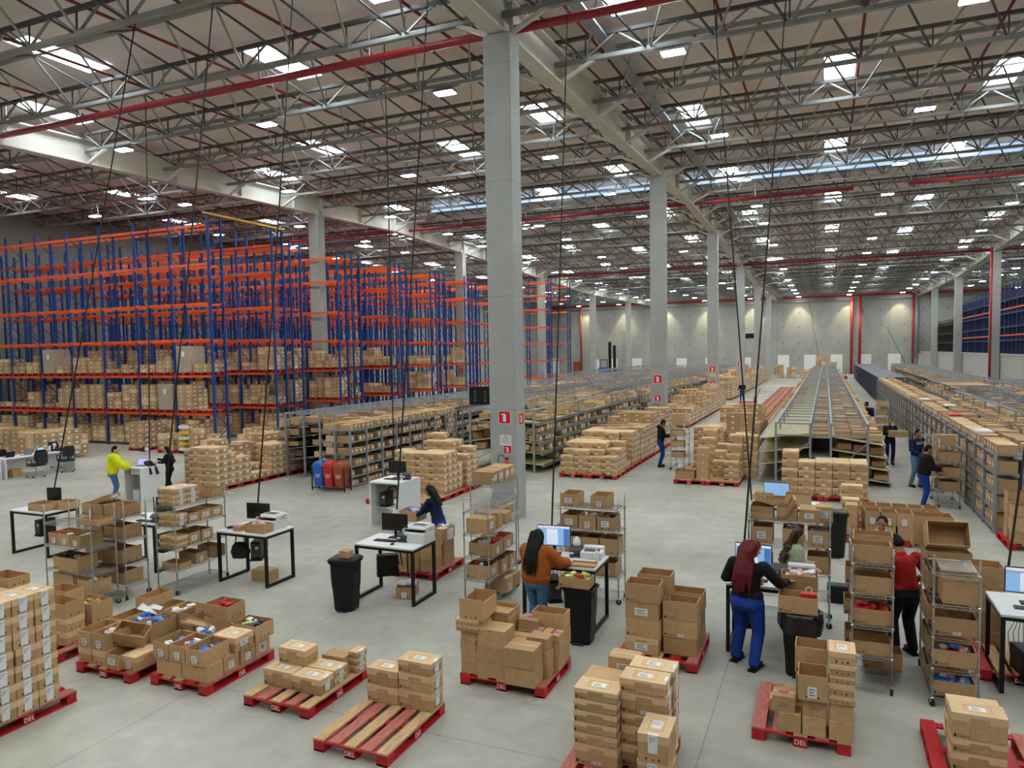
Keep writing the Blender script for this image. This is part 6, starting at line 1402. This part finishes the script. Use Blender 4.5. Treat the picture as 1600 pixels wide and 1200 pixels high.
goods(-7.92, 13.02, .86, .38, .36, .2, ['paper', 'goods_blue', 'foam'], 'pale blue and white packs in the carton held by the person in navy', 5)
person('person in a bright yellow padded jacket and jeans at the counter', -19.72, 15.25, -.75, 1.7, 'cloth_yellow', 'denim', 'hair_black', 'skin_a', (-.1, .45, 1.1), (.2, .45, 1.06), .1, (-.2, .2), puffy=.035, hood='cloth_grey', vox=.018)
person('person with long dark hair in black behind the counter', -19.3, 16.95, PI/2+.5, 1.5, 'cloth_black', 'cloth_black', 'hair_black', 'skin_a', (-.1, .4, 1.15), (.1, .45, 1.25), .1, (.1, .1), 'wavy', female=True, vox=.018)
person('person in black seated at the left end of the long desk', -28.75, 17.5, -PI/2-.3, 1.65, 'cloth_black', 'cloth_black', 'hair_black', 'skin_a', (-.1, .4, 1.18), (.15, .4, 1.18), .2, (.1, .35), 'braids', seat=True, female=True, vox=.02)
person('person in a black hood and blue trousers looking at a phone', -5.6, 26.85, E_+.4, 1.74, 'cloth_black', 'work_blue', 'hair_black', 'skin_b', (-.05, .33, 1.15), (.1, .35, 1.13), .05, (0, .5), hood='cloth_black', vox=.02, feet=((-.12, 0), (.14, -.05)))
person('far person in black walking with a red pallet jack', -6.15, 61, PI-.2, 1.72, 'cloth_black', 'work_blue', 'hair_black', 'skin_a', (-.15, .3, 1.05), (.2, .25, 1.0), .05, (0, .1), vox=.03)
person('person in dark clothes with a backpack beside the middle flow rack', 1.82, 38, PI/2-.4, 1.72, 'cloth_black', 'cloth_black', 'hair_black', 'skin_b', (-.2, .3, 1.25), (.15, .35, 1.25), .05, (.1, 0), vox=.025)
t = thing('backpack', 'navy backpack worn beside the middle flow rack', 'backpack', (1.98, 37.93, 1.05), PI/2-.4); MB().bevbox(-.15, -.1, 0, .15, .08, .42, .05).build('pack_body', 'cloth_navy', t); MB().bevbox(-.12, -.14, .03, .12, -.1, .22, .02).build('front_pocket', 'cloth_navy', t)
person('person in black and navy carrying a long brown carton down the aisle', 2.18, 29.8, PI+.15, 1.68, 'cloth_black', 'cloth_navy', 'hair_black', 'skin_b', (-.22, .34, 1.1), (.1, .36, 1.2), 0, (-.15, .05), female=True, vox=.02, feet=((-.1, 0), (.12, .1)))
stack(2.4, 29.45, 1.06, [('ship', .22, 'p')], 'carried by the person', 'in black and navy', w=.62, d=.34, rz=.12)
p = person('person in a navy sweater with white letters and pale jeans', 2.58, 25.2, PI+.55, 1.76, 'cloth_navy', 'denim_pale', 'hair_black', 'skin_b', (-.2, .2, 1.0), (.12, .28, 1.02), .02, (.2, .2), vox=.018, feet=((-.1, .05), (.12, -.05)))
text('NETS', .12, 'sign_white', p, (0, .178, 1.36), (PI/2, 0, PI), 'sweater_letters')
person('person in a black jacket and blue trousers beside a wire cart', 2.42, 21.95, E_+.35, 1.68, 'cloth_black', 'work_blue', 'hair_black', 'skin_b', (-.05, .38, 1.08), (.12, .36, 1.05), .1, (0, .35), shoes='shoe_grey', vox=.015, puffy=.012, feet=((-.1, .08), (.12, -.06)))
tag(MB().bevbox(-.04, -.08, 0, .04, .08, .015, .004).build('handheld_device', 'black', None, (2.82, 22.08, 1.08), .3), 'black handheld device held beside the wire cart', 'device')
tag(MB().bevbox(-.035, -.07, 0, .035, .07, .012, .004).build('mobile_phone', 'black', None, (-5.24, 27.02, 1.16), -.6), 'black phone held by the person in the black hood', 'phone')
person('person with a grey blue shirt in the outer right aisle', 5.2, 31, PI/2, 1.74, 'cloth_greyblue', 'denim', 'hair_black', 'skin_b', (-.2, .2, 1.0), (.2, .2, 1.0), .1, (0, .2), vox=.025)
person('far person in black crouching over the flow rack beyond the second column', -9.1, 52.5, PI/2, 1.7, 'cloth_black', 'cloth_black', 'hair_black', 'skin_b', (-.2, .4, 1.2), (.2, .4, 1.2), .3, vox=.03)
bpy.context.view_layer.update()
dg = bpy.context.evaluated_depsgraph_get()
NEW = [(o, bpy.data.meshes.new_from_object(o.evaluated_get(dg))) for o in PENDING]
for o, me in NEW:
    o.modifiers.clear(); o.data = me
